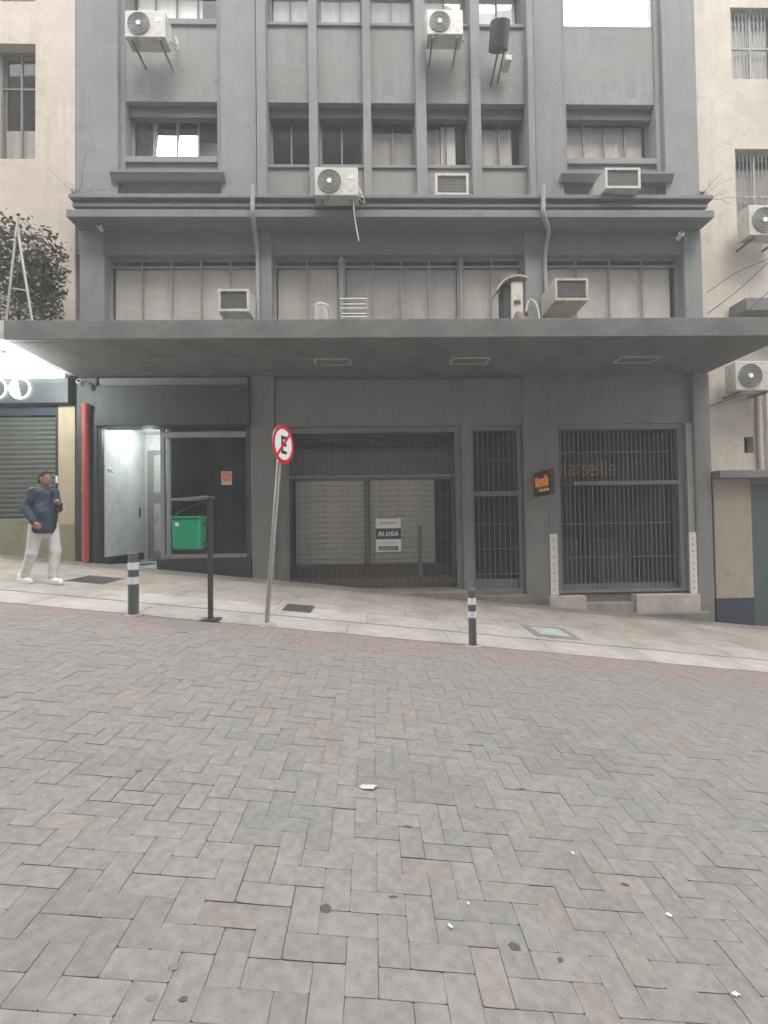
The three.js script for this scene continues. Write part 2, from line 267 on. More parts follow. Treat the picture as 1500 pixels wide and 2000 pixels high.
{
  const B = office, G = M.grey, TOP = 15.4, r = 0.012;
  // --- upper storeys: piers, fins
  const pier = (x0, x1, d0 = 10, y0 = 8.0) => part('pier', bx(x0, x1, y0, TOP, d0, 10.8, r), G, B);
  pier(-6.07, -5.2); pier(-3.07, -2.32); pier(3.6, 4.2); pier(6.4, 7.13);
  for (const [a, b] of [[-2.3, -2.1], [-1.21, -1.03], [-0.07, 0.1], [1.05, 1.27], [2.23, 2.43], [3.44, 3.58]]) part('fin', bx(a, b, 8.0, TOP, 9.94, 10.7, r), G, B);
  part('pier', bx(4.2, 4.32, 8.0, TOP, 10.1, 10.8, r), G, B); part('pier', bx(6.28, 6.4, 8.0, TOP, 10.1, 10.8, r), G, B);
  part('pier', bx(-5.2, -5.1, 8.0, TOP, 10.1, 10.8, r), G, B); part('pier', bx(-3.17, -3.07, 8.0, TOP, 10.1, 10.8, r), G, B);
  // --- spandrels between the windows of each bay
  const bays = [[-5.1, -3.17], [4.32, 6.28]], cells = [[-2.1, -1.21], [-1.03, -0.07], [0.1, 1.05], [1.27, 2.23], [2.43, 3.44]];
  const floors = [[9.25, 10.45], [12.24, 13.44]];
  for (const [a, b] of bays) { part('spandrel', bx(a, b, 8.0, 9.12, 10.16, 10.6), G, B); part('spandrel', bx(a, b, 10.46, 12.12, 10.14, 10.6), M.greySpandrel, B); part('spandrel', bx(a, b, 13.46, TOP, 10.14, 10.6), M.greySpandrel, B); }
  for (const [a, b] of cells) {
    part('spandrel', bx(a, b, 8.0, 8.36, 10.0, 10.6), G, B); part('spandrel', bx(a, b, 8.36, 9.0, 10.12, 10.6), M.greySpandrel, B);
    part('spandrel', bx(a, b, 10.44, 12.1, 10.12, 10.6), M.greySpandrel, B); part('spandrel', bx(a, b, 13.44, TOP, 10.12, 10.6), M.greySpandrel, B);
    for (const y of [9.0, 12.1]) part('sill', bx(a, b, y, y + 0.07, 10.08, 10.55, 0.01), G, B);
  }
  for (const [a, b] of bays) for (const [y] of floors) part('sill', bx(a, b, y - 0.13, b > 0 && y > 12 ? y - 0.03 : y, b > 0 && y > 12 ? 10.145 : 10.1, 10.6, 0.01), G, B);
  // projecting window ledges of the third floor
  for (const [a, b] of [[-5.3, -2.96], [4.1, 6.5]]) part('ledge', metres(new THREE.ExtrudeGeometry(new THREE.Shape([[0, 0], [0.16, 0], [0.24, 0.13], [0.24, 0.17], [0, 0.17]].map(q => new THREE.Vector2(...q))), { depth: b - a, bevelEnabled: false }).rotateY(-Math.PI / 2).translate(b, 8.6, -10.1)), M.greyDark, B);
  // --- windows of the upper storeys
  const Wd = 10.42;
  for (const [a, b] of [...bays, ...cells]) for (const y of [10.44, 13.43]) part('head_shade', bx(a, b, y - 0.22, y, 10.26, 10.415, 0.01), mat('headShade', [0.13, 0.135, 0.142], painted), B);  // added dark boxes stand in for the shade under each window head
  makeWindow(B, -5.1, -3.17, 9.25, 10.45, Wd, { cols: 4, fm: M.frameLight, tip: 0.1, glass: [M.glass, M.mirrorGlass, M.mirrorGlass, M.glass], blind: [[-4.72, -3.85, 9.3, 10.3, M.curtain, 0.12], [-5.05, -4.72, 9.3, 10.3, M.curtainDark, 0.1], [-3.83, -3.25, 9.3, 9.95, M.blindGrey, 0.2]] });
  makeWindow(B, 4.32, 6.28, 9.25, 10.45, Wd, { cols: 4, blind: [[4.37, 6.2, 9.3, 10.28, M.blind, 0.12]] });
  const cellBlind = [[M.room], [M.room], [M.blindGrey], [M.curtain], [M.blind]];
  cells.forEach(([a, b], i) => {
    const bl = [[], [], [[a + 0.05, b - 0.05, 9.1, 10.1, M.blindGrey, 0.1]], [[a + 0.05, a + 0.38, 9.1, 10.2, M.blindGrey, 0.12], [a + 0.38, b - 0.25, 9.1, 10.25, M.curtain, 0.1]], [[a + 0.05, b - 0.2, 9.1, 10.2, M.blind, 0.1]]][i];
    makeWindow(B, a, b, 9.07, 10.44, Wd, { cols: 2, blind: bl });
    makeWindow(B, a, b, 12.17, 13.44, Wd, { cols: 2, blind: [[a + 0.05, b - 0.05, 12.22, 13.4, [M.blind, M.blind, M.blindGrey, M.curtain, M.curtain][i], 0.1]] });
  });
  makeWindow(B, -5.1, -3.17, 12.24, 13.44, Wd, { cols: 4, blind: [[-5.02, -3.6, 12.3, 13.4, M.curtain, 0.1]] });
  makeWindow(B, 4.32, 6.28, 12.21, 13.44, 10.17, { cols: 4, f: 0.025, fm: M.whiteClean, glass: [M.mirrorGlass, M.mirrorGlass, M.mirrorGlass, M.mirrorGlass] });  // frame coloured white to imitate sky glare bleaching it out
  // --- roof, floor slabs and dark rooms behind the glass
  part('roof', bx(-6.07, 7.13, TOP, TOP + 0.25, 9.9, 18), G, B);
  for (const [a, b] of [[7.95, 8.02], [11.2, 11.5]]) part('floor_slab', bx(-6.0, 7.06, a, b, 10.62, 17.9), M.room, B);
  part('rear_wall', bx(-6.07, 7.13, 4.5, TOP, 13.5, 13.7), M.room, B);
  part('side_wall', bx(-6.07, -5.9, 4.54, TOP, 10.8, 18), G, B); part('side_wall', bx(6.96, 7.13, -1.2, TOP, 10.8, 18), G, B);
  // --- cornice
  const cor = (y0, y1, d, x0 = -5.98, x1 = 7.1) => part('cornice', bx(x0, x1, y0, y1, d, 10.4, 0.012), M.greyDark, B);
  cor(7.59, 7.745, 9.55); cor(7.747, 7.86, 9.72, -5.85, 6.98); cor(7.862, 7.93, 9.64, -5.92, 7.04); cor(7.932, 8.0, 9.68, -5.9, 7.02); cor(8.002, 8.085, 9.58, -5.96, 7.12);
  // --- second storey (behind the canopy edge)
  part('lintel', bx(-6.07, 7.13, 7.1, 7.587, 10.04, 10.5), M.greyDark, B);
  for (const [a, b] of [[-5.98, -5.47], [-2.28, -2.02], [3.3, 3.72], [6.72, 7.12]]) part('column', bx(a, b, 4.87, 7.585, 9.97, 10.6, 0.03), mat('greyMid', [0.236, 0.24, 0.243], painted), B);
  part('parapet_wall', bx(-5.47, 6.72, 4.87, 5.3, 10.06, 10.5), G, B);
  const low = (x0, x1, cols, blind, o = {}) => makeWindow(B, x0, x1, 5.3, 7.1, 10.2, { cols, fm: o.fm ?? M.frameLight, transom: o.tr ?? 6.93, fold: 0.003, blind, glass: o.glass });
  low(-5.47, -2.28, 5, [[-5.4, -2.32, 5.36, 6.92, M.blind, 0.09]]);
  low(-2.02, -0.62, 2, [[-1.95, -0.68, 5.36, 6.92, M.blind, 0.09]]);
  part('column', bx(-0.62, -0.54, 5.3, 7.1, 10.1, 10.5), M.frameLight, B);
  low(-0.54, 1.95, 4, [[-0.48, 1.9, 5.36, 6.92, M.blindGrey, 0.1]]);
  part('column', bx(1.95, 2.0, 5.3, 7.1, 10.15, 10.5), M.frameLight, B);
  low(2.0, 3.3, 2, [[2.06, 3.25, 5.36, 6.92, M.blind, 0.1]]);
  low(3.72, 6.72, 4, [[3.8, 6.6, 5.36, 6.92, M.blind, 0.1]]);
  // --- canopy
  const can = part('canopy', [bx(-6.02, 7.2, 4.54, 4.86, 8.0, 8.14, 0.01), bx(-6.02, 7.2, 4.538, 4.78, 8.14, 10.2), bx(-6.02, 7.2, 4.78, 4.86, 8.14, 8.2)], M.canopy, B);
  part('conduit', rod([-4.2, 4.525, -8.98], [-1.05, 4.525, -8.98], 0.012, 6), M.frameLight, can);
  part('floor_slab', bx(-6.0, 7.06, 4.5, 4.86, 10.21, 17.9), M.room, B);
  // drain pipes over the cornice
  for (const [x, x2] of [[-2.29, -2.3], [3.55, 3.72]]) part('drain_pipe', [tube([[x, 8.2, -9.5], [x, 7.9, -9.5], [x, 7.62, -9.5], [x2, 7.4, -9.7], [x2, 7.1, -9.91], [x2, 6, -9.91], [x2, 4.88, -9.91]], 0.045, 10, 60)], M.frameLight, B);

  // --- ground floor: columns
  const col = (x0, x1, y0, y1 = 4.536, d0 = 10, m = M.greyLow) => part('column', bx(x0, x1, y0, y1, d0, 10.7, 0.035), m, B);
  col(-6.07, -5.62, 0.2, 4.536, 10, M.shutterBox); col(-2.5, -2.0, -0.2); col(3.2, 3.72, -0.8); col(6.8, 7.16, -1.2, 4.536, 9.94);
  part('red_pipe', [rod([-5.82, 0.5, -9.93], [-5.82, 3.88, -9.93], 0.07, 14), rod([-5.82, 3.88, -9.93], [-5.82, 3.95, -9.93], 0.085, 14), rod([-5.82, 2.2, -9.93], [-5.82, 2.27, -9.93], 0.082, 14)], M.red, B);
  // --- left: roller shutter housing over the entrance
  const hs = part('shutter_housing', bx(-5.62, -2.5, 3.5, 4.33, 9.92, 10.4, 0.015), M.shutterBox, B);
  part('housing_cap', bx(-5.58, -2.54, 4.332, 4.5, 9.98, 10.4, 0.01), M.greyLow, hs);
  part('guide_rail', bx(-5.62, -5.55, 0.3, 3.498, 10.02, 10.12), M.black, B); part('guide_rail', bx(-2.6, -2.5, 0.2, 3.498, 10.02, 10.12), M.shutterBox, B);
  // entrance: lit lobby on the left, dark glazed office on the right
  const FL = 0.63;
  part('lobby_wall', bx(-5.78, -5.6, FL - 0.2, 3.75, 10.2, 13.6), M.lobby, B);
  part('lobby_wall', bx(-5.6, -4.36, FL, 3.75, 12.0, 12.2), M.lobby, B);
  part('lobby_wall', bx(-4.36, -4.28, FL, 3.75, 10.34, 13.4), M.lobby, B);
  part('skirting', bx(-5.6, -5.58, FL, FL + 0.17, 10.2, 11.9), M.black, B);
  part('lobby_ceiling', bx(-5.6, -4.36, 3.7, 3.8, 10.2, 13.4), M.lobby, B);
  const lf = part('lobby_floor', bx(-5.6, -2.5, FL - 0.9, FL - 0.004, 10.0, 13.4), M.tileWhite, B);
  for (let i = 0; i < 4; i++) for (let j = 0; j < 5; j++) part('floor_tile', bx(-5.58 + i * 0.31, -5.275 + i * 0.31, FL - 0.004, FL + 0.002, 10.06 + j * 0.6, 10.655 + j * 0.6), (i * 2 + j) % 3 === 1 ? M.tileBlack : M.tileWhite, lf);
  const bd = part('inner_door', [bx(-5.5, -5.36, FL, 3.3, 11.93, 11.99), bx(-4.5, -4.42, FL, 3.3, 11.93, 11.99), bx(-5.36, -4.5, 3.2, 3.3, 11.93, 11.99), bx(-5.36, -4.5, 2.0, 2.26, 11.93, 11.99), bx(-5.36, -4.5, FL, FL + 0.2, 11.93, 11.99)], M.frameLight, B);
  part('pane', bx(-5.36, -4.5, 2.26, 3.2, 11.95, 11.98), M.white, bd); part('pane', bx(-5.36, -4.5, FL + 0.2, 2.0, 11.95, 11.98), M.white, bd);
  part('door_handle', rod([-5.53, 1.65, -11.6], [-5.53, 1.88, -11.6], 0.02, 8), M.black, B);
  // glazed front
  const gf = part('glass_front', [bx(-4.4, -4.32, FL - 0.05, 3.5, 10.12, 10.2), bx(-4.32, -2.55, 3.28, 3.4, 10.12, 10.2), bx(-4.32, -2.55, 0.76, 0.84, 10.12, 10.2), bx(-2.58, -2.53, 0.84, 3.28, 10.12, 10.2)], M.steel, B);
  { const p = part('pane', new THREE.PlaneGeometry(1.74, 2.44), M.glassTint, gf); p.position.set(-3.45, 2.06, -10.16); const q = part('pane', new THREE.PlaneGeometry(1.74, 0.1), M.glassTint, gf); q.position.set(-3.45, 3.45, -10.16); }
  part('plinth', bx(-4.42, -2.5, -0.2, 0.758, 9.96, 10.3, 0.02), M.black, B);
  // dark office behind the glass
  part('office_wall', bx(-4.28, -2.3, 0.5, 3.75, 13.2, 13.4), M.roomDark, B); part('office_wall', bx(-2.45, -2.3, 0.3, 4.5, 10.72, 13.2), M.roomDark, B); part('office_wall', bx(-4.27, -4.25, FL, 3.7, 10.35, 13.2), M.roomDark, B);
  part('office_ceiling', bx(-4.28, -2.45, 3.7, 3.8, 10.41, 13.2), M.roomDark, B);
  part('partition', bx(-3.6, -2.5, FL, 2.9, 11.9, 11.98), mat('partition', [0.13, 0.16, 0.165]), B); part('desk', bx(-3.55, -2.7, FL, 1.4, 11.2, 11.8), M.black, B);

  // --- middle shop
  part('fascia_panel', bx(-1.98, 3.2, 3.46, 4.45, 10.03, 10.5, 0.008), M.greyLow, B); part('fascia_panel', bx(-2.0, 3.2, 4.452, 4.536, 10.1, 10.5), M.greyLow, B);
  part('post', bx(1.9, 2.09, -0.5, 3.455, 10.0, 10.35, 0.01), M.greyLow, B);
  part('jamb', bx(-2.0, -1.8, -0.3, 3.455, 10.08, 10.6), M.greyLow, B);
  const sf = part('shop_frame', [bx(-1.8, 1.9, 3.34, 3.455, 10.1, 10.2), bx(1.78, 1.9, -0.4, 3.34, 10.1, 10.2), bx(-1.8, -1.74, -0.2, 3.34, 10.1, 10.2)], M.frame, B);
  part('threshold', bx(-1.8, 1.9, -0.6, 0.03, 9.62, 10.45, 0.03), M.cementStrip, B);
  part('step', bx(-1.8, 1.78, -0.3, 0.26, 10.45, 10.7, 0.01), mat('stepBrown', [0.16, 0.125, 0.105], { map: texDirty }), B); part('step', bx(-1.8, 1.78, -0.3, 0.5, 10.7, 11.4, 0.01), M.stepBrown, B);
  part('inner_panel', bx(-1.8, 1.78, 2.5, 3.5, 10.9, 11.0), mat('innerPanel', [0.2, 0.19, 0.175], { map: texDirty }), B);
  part('inner_rail', bx(-1.8, 1.78, 2.4, 2.5, 10.86, 10.96, 0.01), M.frame, B);
  part('lintel_beam', bx(-1.8, 1.78, 3.1, 3.2, 10.6, 10.7), M.black, B);
  // roller shutter, two curtains of slats either side of a guide post
  const slatShape = (w) => { const s = new THREE.Shape(); s.moveTo(0, 0.003); s.quadraticCurveTo(0.03, 0.05, 0, 0.118); s.lineTo(-0.012, 0.118); s.lineTo(-0.012, 0.003); return metres(new THREE.ExtrudeGeometry(s, { depth: w, bevelEnabled: false, curveSegments: 4 }).rotateY(-Math.PI / 2).translate(w, 0, 0).applyMatrix4(new THREE.Matrix4().makeRotationY(0))); };
  const rs = part('roller_shutter', bx(-0.16, -0.06, 0.5, 2.4, 10.84, 10.93, 0.008), M.frame, B);
  for (const [a, b] of [[-1.72, -0.17], [-0.05, 1.42]]) { const g = slatShape(b - a); for (let k = 0; k < 16; k++) { const s = part('slat', g, M.shutterGrid, rs); s.position.set(a, 0.5 + k * 0.119, -10.9); } }
  part('jamb', bx(1.42, 1.78, 0.5, 2.4, 10.84, 10.95), M.black, B);
  part('shutter_post', bx(1.0, 1.08, 0.26, 1.36, 10.5, 10.56, 0.008), M.frame, B);
  const mesh = part('security_grille', [bx(-1.74, 1.78, 2.42, 2.45, 10.24, 10.26)], M.bar, B);
  for (let k = 0; k < 27; k++) part('bar', rod([-1.68 + k * 0.131, 0.0, -10.26], [-1.68 + k * 0.131, 3.34, -10.26], 0.0026, 5), M.bar, mesh);
  for (let k = 0; k < 7; k++) part('bar', rod([-1.74, 0.2 + k * 0.45, -10.25], [1.78, 0.2 + k * 0.45, -10.25], 0.0028, 5), M.bar, mesh);
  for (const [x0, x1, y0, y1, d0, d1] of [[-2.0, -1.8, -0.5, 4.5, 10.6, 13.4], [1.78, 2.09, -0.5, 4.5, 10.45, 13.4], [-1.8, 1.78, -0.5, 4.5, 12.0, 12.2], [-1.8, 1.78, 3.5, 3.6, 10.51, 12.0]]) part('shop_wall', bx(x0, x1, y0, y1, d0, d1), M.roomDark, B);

  // --- side gate with bars
  const gate = part('side_gate', [bx(2.1, 3.18, 3.36, 3.455, 10.1, 10.18), bx(2.1, 2.16, -0.1, 3.36, 10.1, 10.18), bx(3.1, 3.18, -0.1, 3.36, 10.1, 10.18), bx(2.16, 3.1, 1.97, 2.07, 10.1, 10.18), bx(2.16, 3.1, -0.1, 0.02, 10.1, 10.18)], M.frame, B);
  for (let k = 0; k < 8; k++) part('bar', rod([2.26 + k * 0.111, 0.0, -10.15], [2.26 + k * 0.111, 3.36, -10.15], 0.006, 6), M.bar, gate);
  for (const y of [0.32, 0.85, 1.38, 2.72]) part('bar', rod([2.16, y, -10.14], [3.1, y, -10.14], 0.005, 6), M.bar, gate);
  { const p = part('pane', new THREE.PlaneGeometry(0.94, 1.9), M.glassTint, gate); p.position.set(2.63, 1.0, -10.3); const q = part('pane', new THREE.PlaneGeometry(0.94, 1.28), M.glassTint, gate); q.position.set(2.63, 2.72, -10.3); }
  part('kick_panel', bx(2.16, 3.1, 0.02, 0.2, 10.2, 10.28), M.frame, gate);
  part('threshold', bx(2.09, 3.2, -0.8, -0.102, 9.86, 10.5, 0.02), M.cementStrip, B);
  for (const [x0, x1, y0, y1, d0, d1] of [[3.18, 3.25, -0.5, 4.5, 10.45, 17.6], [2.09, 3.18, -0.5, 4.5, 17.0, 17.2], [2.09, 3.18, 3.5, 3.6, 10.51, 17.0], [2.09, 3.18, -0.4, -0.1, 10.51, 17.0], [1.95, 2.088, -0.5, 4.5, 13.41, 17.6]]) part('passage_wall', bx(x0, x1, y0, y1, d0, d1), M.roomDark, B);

  // --- right-hand shop
  part('fascia_panel', bx(3.72, 6.8, 3.46, 4.536, 10.02, 10.5, 0.008), M.greyLow, B);
  part('jamb', bx(3.72, 3.92, -0.12, 3.455, 10.02, 10.5), M.greyLow, B); part('jamb', bx(6.66, 6.8, -0.12, 3.455, 9.98, 10.5), M.frameLight, B);
  const rsf = part('shop_frame', [bx(3.92, 6.66, 3.35, 3.455, 10.05, 10.16), bx(3.92, 3.98, -0.1, 3.35, 10.05, 10.16), bx(6.52, 6.66, -0.1, 3.35, 10.05, 10.16), bx(4.28, 6.52, 2.17, 2.25, 10.06, 10.14), bx(3.98, 6.52, -0.1, -0.04, 10.05, 10.16)], M.frame, B);
  for (let k = 0; k < 27; k++) part('bar', rod([4.03 + k * 0.096, -0.04, -10.12], [4.03 + k * 0.096, 3.35, -10.12], 0.006, 6), M.bar, rsf);
  for (const y of [0.64, 1.35, 2.87]) part('bar', rod([3.98, y, -10.108], [6.52, y, -10.108], 0.006, 6), M.bar, rsf);
  { const p = part('pane', new THREE.PlaneGeometry(2.54, 2.22), M.glassTint, rsf); p.position.set(5.25, 1.07, -10.3); const q = part('pane', new THREE.PlaneGeometry(2.54, 1.1), M.glassTint, rsf); q.position.set(5.25, 2.8, -10.3); }
  part('window_bench', bx(3.98, 6.6, -0.12, 0.06, 10.2, 10.55), M.cementStrip, B);
  part('threshold', bx(3.64, 4.4, -0.62, -0.14, 9.86, 10.3, 0.01), mat('pinkWhite', [0.52, 0.475, 0.455], { map: texCement }), B); part('threshold', bx(5.45, 6.79, -0.9, -0.142, 9.86, 10.3, 0.01), M.pinkWhite, B);
  part('shop_step', bx(4.4, 5.45, -0.8, -0.3, 9.92, 10.4, 0.01), mat('stepPink', [0.38, 0.33, 0.3], { map: texDirty }), B); part('shop_step', bx(4.4, 5.45, -0.3, -0.13, 10.1, 10.4), M.frame, B);
  part('footing', bx(5.3, 7.0, -1.1, -0.5, 9.8, 10.3, 0.03), M.cementStrip, B);
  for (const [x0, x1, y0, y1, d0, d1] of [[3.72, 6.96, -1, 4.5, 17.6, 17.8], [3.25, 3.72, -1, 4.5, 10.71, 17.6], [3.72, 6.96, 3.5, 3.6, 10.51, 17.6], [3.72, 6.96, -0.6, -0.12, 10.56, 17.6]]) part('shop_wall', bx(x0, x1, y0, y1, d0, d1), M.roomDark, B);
  for (const x of [4.6, 5.9]) part('display_case', bx(x - 0.4, x + 0.4, -0.1, 0.95, 11.6, 12.1, 0.02), M.room, B);
}
// ------------------------------------------------------------ neighbour on the left
const leftB = thing('beige_building', 'beige rendered building left of the grey offices with roller shutter', 'building');
{
  const B = leftB, X = -6.075;
  const ww = [[-7.75, -6.89, 9.1, 11.55], [-7.75, -6.89, 12.45, 14.6], [-10.6, -9.7, 9.1, 11.55], [-10.6, -9.7, 12.45, 14.6]];
  part('wall', [bx(-6.89, X, 4.9, 17, 10, 10.4), bx(-7.75, -6.89, 4.9, 9.1, 10, 10.4), bx(-7.75, -6.89, 11.55, 12.45, 10, 10.4), bx(-7.75, -6.89, 14.6, 17, 10, 10.4), bx(-9.7, -7.75, 4.9, 17, 10, 10.4), bx(-10.6, -9.7, 4.9, 9.1, 10, 10.4), bx(-10.6, -9.7, 11.55, 12.45, 10, 10.4), bx(-10.6, -9.7, 14.6, 17, 10, 10.4), bx(-26, -10.6, 4.9, 17, 10, 10.4), bx(-26, X, 17, 17.2, 9.9, 18), bx(-6.25, X, 0, 17, 10.41, 18)], M.creamL, B);
  for (const [a, b, c, d] of ww) makeWindow(B, a, b, c, d, 10.2, { cols: 2, transom: mix(c, d, 0.68), blind: c < 10 && a > -8 ? [[a + 0.05, b - 0.05, c + 0.05, mix(c, d, 0.34), M.blindGrey, 0.1]] : [] });
  part('rear_wall', bx(-26, -6.26, 0, 17, 12.5, 12.7), M.roomDark, B);
  // own canopy, whitewashed underneath
  part('canopy', bx(-16, -6.03, 4.56, 4.87, 8.02, 10.0, 0.01), mat('whiteSoffit', [0.66, 0.67, 0.65], { ...painted, map: texCement }), B);
  part('pilaster', bx(-6.42, -6.08, 0.3, 3.95, 10.0, 10.4, 0.01), M.pilaster, B);
  part('dado', bx(-9, -6.42, 0.3, 1.63, 10.02, 10.4, 0.015), M.dado, B); part('dado', bx(-6.4, -6.1, 0.3, 1.5, 9.985, 10.0), M.dado, B);
  part('wall', bx(-26, -9, 0.3, 4.55, 10.0, 10.4), M.pilaster, B);
  const s = new THREE.Shape(); s.moveTo(0, 0.004); s.quadraticCurveTo(0.034, 0.05, 0, 0.098); s.lineTo(-0.01, 0.098); s.lineTo(-0.01, 0.004);
  const w = 2.45, g = metres(new THREE.ExtrudeGeometry(s, { depth: w, bevelEnabled: false, curveSegments: 5 }).rotateY(-Math.PI / 2).translate(w, 0, 0));
  const sh = part('roller_shutter', bx(-6.5, -6.42, 1.63, 3.75, 10.04, 10.16), M.black, B), sm = mat('shutterGreen', [0.12, 0.125, 0.11], { roughness: 0.55, map: texDirty });
  for (let k = 0; k < 21; k++) { const p = part('slat', g, sm, sh); p.position.set(-8.95, 1.64 + k * 0.1, -10.1); }
  part('padlock', bx(-7.75, -7.68, 1.68, 1.74, 10.04, 10.07, 0.01), M.alu, sh); part('latch', bx(-6.48, -6.44, 2.35, 2.5, 10.015, 10.04), M.whiteClean, sh);
  part('lintel', bx(-9, -6.42, 3.75, 3.95, 10.02, 10.4), M.navy, B); part('lintel', bx(-9, -6.08, 3.952, 4.55, 10.02, 10.4), M.navy, B);
}
{ // optician's lit sign: two neon rings like a pair of round glasses
  const t = thing('shop_sign', 'dark signboard with glowing white tube and neon spectacle rings', 'sign', [0, 0, 0]);
  part('board', bx(-8.95, -6.12, 3.96, 4.5, 9.84, 9.99, 0.01), mat('signBoard', [0.05, 0.056, 0.062], { roughness: 0.5, map: texPaint }), t);
  part('light_tube', [rod([-8.9, 4.48, -9.74], [-6.16, 4.48, -9.74], 0.042, 12)], M.neonGlow, t);
  for (const x of [-7.06, -7.53]) part('neon_ring', new THREE.TorusGeometry(0.2, 0.013, 8, 40).translate(x, 4.25, -9.81), M.neonGlow, t);
  part('neon_bridge', tube([[-7.33, 4.25, -9.81], [-7.295, 4.275, -9.81], [-7.26, 4.25, -9.81]], 0.012), M.neonGlow, t);
  part('neon_tip', rod([-6.885, 4.25, -9.81], [-6.84, 4.25, -9.81], 0.012), M.neonGlow, t);
  { const s = new THREE.Shape(); s.absarc(0, 0, 0.18, Math.PI * 0.62, Math.PI * 1.5, false); s.lineTo(0, -0.18); part('glare_fill', new THREE.ExtrudeGeometry(s, { depth: 0.01, bevelEnabled: false }).translate(-7.06, 4.25, -9.83), M.neonGlow, t); }  // glowing wedge stands in for the glare inside the right ring
  const l = new THREE.RectAreaLight(0xf2ffff, 3.2, 2.7, 0.06); l.position.set(-7.53, 4.47, -9.68); l.lookAt(-7.53, 3.4, -8.4); t.add(l);
}
{ // flood lamp under the neighbour's canopy
  const t = thing('ceiling_lamp', 'glaring white lamp under the canopy at the left edge', 'lamp', [-6.62, 4.55, -8.55]);
  part('housing', bx(-0.16, 0.16, -0.05, 0.005, -0.12, 0.12, 0.01), M.whiteClean, t);
  part('lens', bx(-0.14, 0.14, -0.075, -0.05, -0.1, 0.1, 0.008), M.lampGlow, t);
  const l = new THREE.PointLight(0xf4fffa, 2.6); l.position.set(0, -0.16, 0); l.shadow.radius = 6; l.castShadow = true; t.add(l);
}
{ // lobby lamp
  const t = thing('lobby_lamp', 'ceiling light inside the white entrance lobby', 'lamp', [-5.0, 3.7, -10.95]);
  part('housing', bx(-0.2, 0.2, -0.03, 0.0, -0.2, 0.2), M.whiteClean, t); part('lens', bx(-0.18, 0.18, -0.045, -0.03, -0.18, 0.18), M.lobbyGlow, t);
  const l = new THREE.PointLight(0xf6fffb, 0.6); l.position.set(0, -0.14, 0); l.shadow.radius = 8; l.castShadow = true; t.add(l);
}
// ------------------------------------------------------------ neighbour on the right
const rightB = thing('cream_building', 'cream rendered building at the right edge with barred windows', 'building');
{
  const B = rightB, X = 7.14;
  part('wall', [bx(X, 8.24, 2.3, 17, 10.4, 10.8), bx(8.24, 9.3, 2.3, 2.86, 10.4, 10.8), bx(8.46, 9.3, 2.86, 3.22, 10.4, 10.8), bx(8.24, 9.3, 3.22, 7.7, 10.4, 10.8), bx(8.24, 9.3, 9.7, 11.3, 10.4, 10.8), bx(8.24, 9.3, 12.95, 17, 10.4, 10.8), bx(9.3, 26, 2.3, 17, 10.4, 10.8), bx(X, 26, 17, 17.2, 10.3, 18)], M.creamR, B);
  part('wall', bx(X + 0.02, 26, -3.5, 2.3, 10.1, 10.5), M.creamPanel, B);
  for (const [c, d] of [[7.7, 9.7], [11.3, 12.95]]) { const w = makeWindow(B, 8.24, 9.3, c, d, 10.52, { cols: 2, fm: M.white, transom: mix(c, d, 0.5), blind: [[8.28, 9.26, c + 0.04, d - 0.3, M.blindGrey, 0.12]] }); for (let k = 0; k < 12; k++) part('bar', rod([8.3 + k * 0.088, c, -10.47], [8.3 + k * 0.088, d, -10.47], 0.008, 6), M.frameLight, w); }
  part('vent_window', [bx(8.24, 8.46, 2.86, 3.22, 10.6, 10.64)], M.black, B);
  part('rear_wall', bx(X + 0.02, 26, 2.3, 17, 12.5, 12.7), M.room, B);
  part('ledge', bx(X + 0.03, 26, 2.25, 2.42, 9.72, 10.4, 0.02), M.canopy, B);
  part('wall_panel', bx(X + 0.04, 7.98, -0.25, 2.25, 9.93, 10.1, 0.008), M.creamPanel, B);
  part('dado', bx(X + 0.03, 7.98, -1.6, -0.252, 9.92, 10.1, 0.008), M.navy, B);
  part('metal_door', bx(7.98, 9.4, -1.6, 2.14, 9.98, 10.09), M.teal, B); part('door_lintel', bx(7.98, 26, 2.14, 2.25, 9.95, 10.1), M.frame, B);
  part('down_pipe', rod([8.55, 2.4, -10.34], [8.55, 4.4, -10.34], 0.05, 10), M.creamR, B); part('down_pipe', rod([8.72, 2.4, -10.34], [8.72, 4.4, -10.34], 0.03, 10), M.creamR, B);
  part('conduit', [rod([7.45, 2.42, -10.37], [7.45, 4.6, -10.37], 0.018, 6), rod([7.45, 3.9, -10.36], [9.3, 4.5, -10.36], 0.022, 6)], M.frame, B);
  for (const q of [[[7.2, 3.35, -10.2], [7.3, 3.32, -10.3], [7.45, 3.34, -10.36]], [[7.2, 2.6, -10.15], [7.33, 2.75, -10.3], [7.45, 2.95, -10.36]], [[7.15, 5.75, -9.9], [7.7, 6.2, -9.6], [8.6, 7.1, -9.4]], [[7.15, 5.2, -9.7], [7.8, 5.75, -9.4], [8.9, 6.9, -9.2]], [[7.15, 6.2, -9.9], [7.6, 6.5, -9.7], [8.4, 6.8, -9.5]]]) part('cable', tube(q, 0.008, 6), M.black, B);
  part('balcony_slab', bx(7.98, 9.6, 5.82, 6.1, 9.9, 10.38, 0.02), M.canopy, B);
}
// ------------------------------------------------------------ across the street, behind the viewer: closes the street and shows in the glass; unseen, made tall to shade the lower facade
{
  const t = thing('opposite_building', 'pale building row across the street behind the viewer', 'building'), z = -4.6;
  part('wall', bx(-30, 30, -4, 25, z - 6, z, 0), M.oppWall, t);
  for (let r = 0; r < 7; r++) for (let i = -8; i < 8; i++) part('window', bx(i * 2.6 + 0.5, i * 2.6 + 2.0, 2 + r * 3, 3.7 + r * 3, z, z + 0.03), M.oppGlass, t);
}

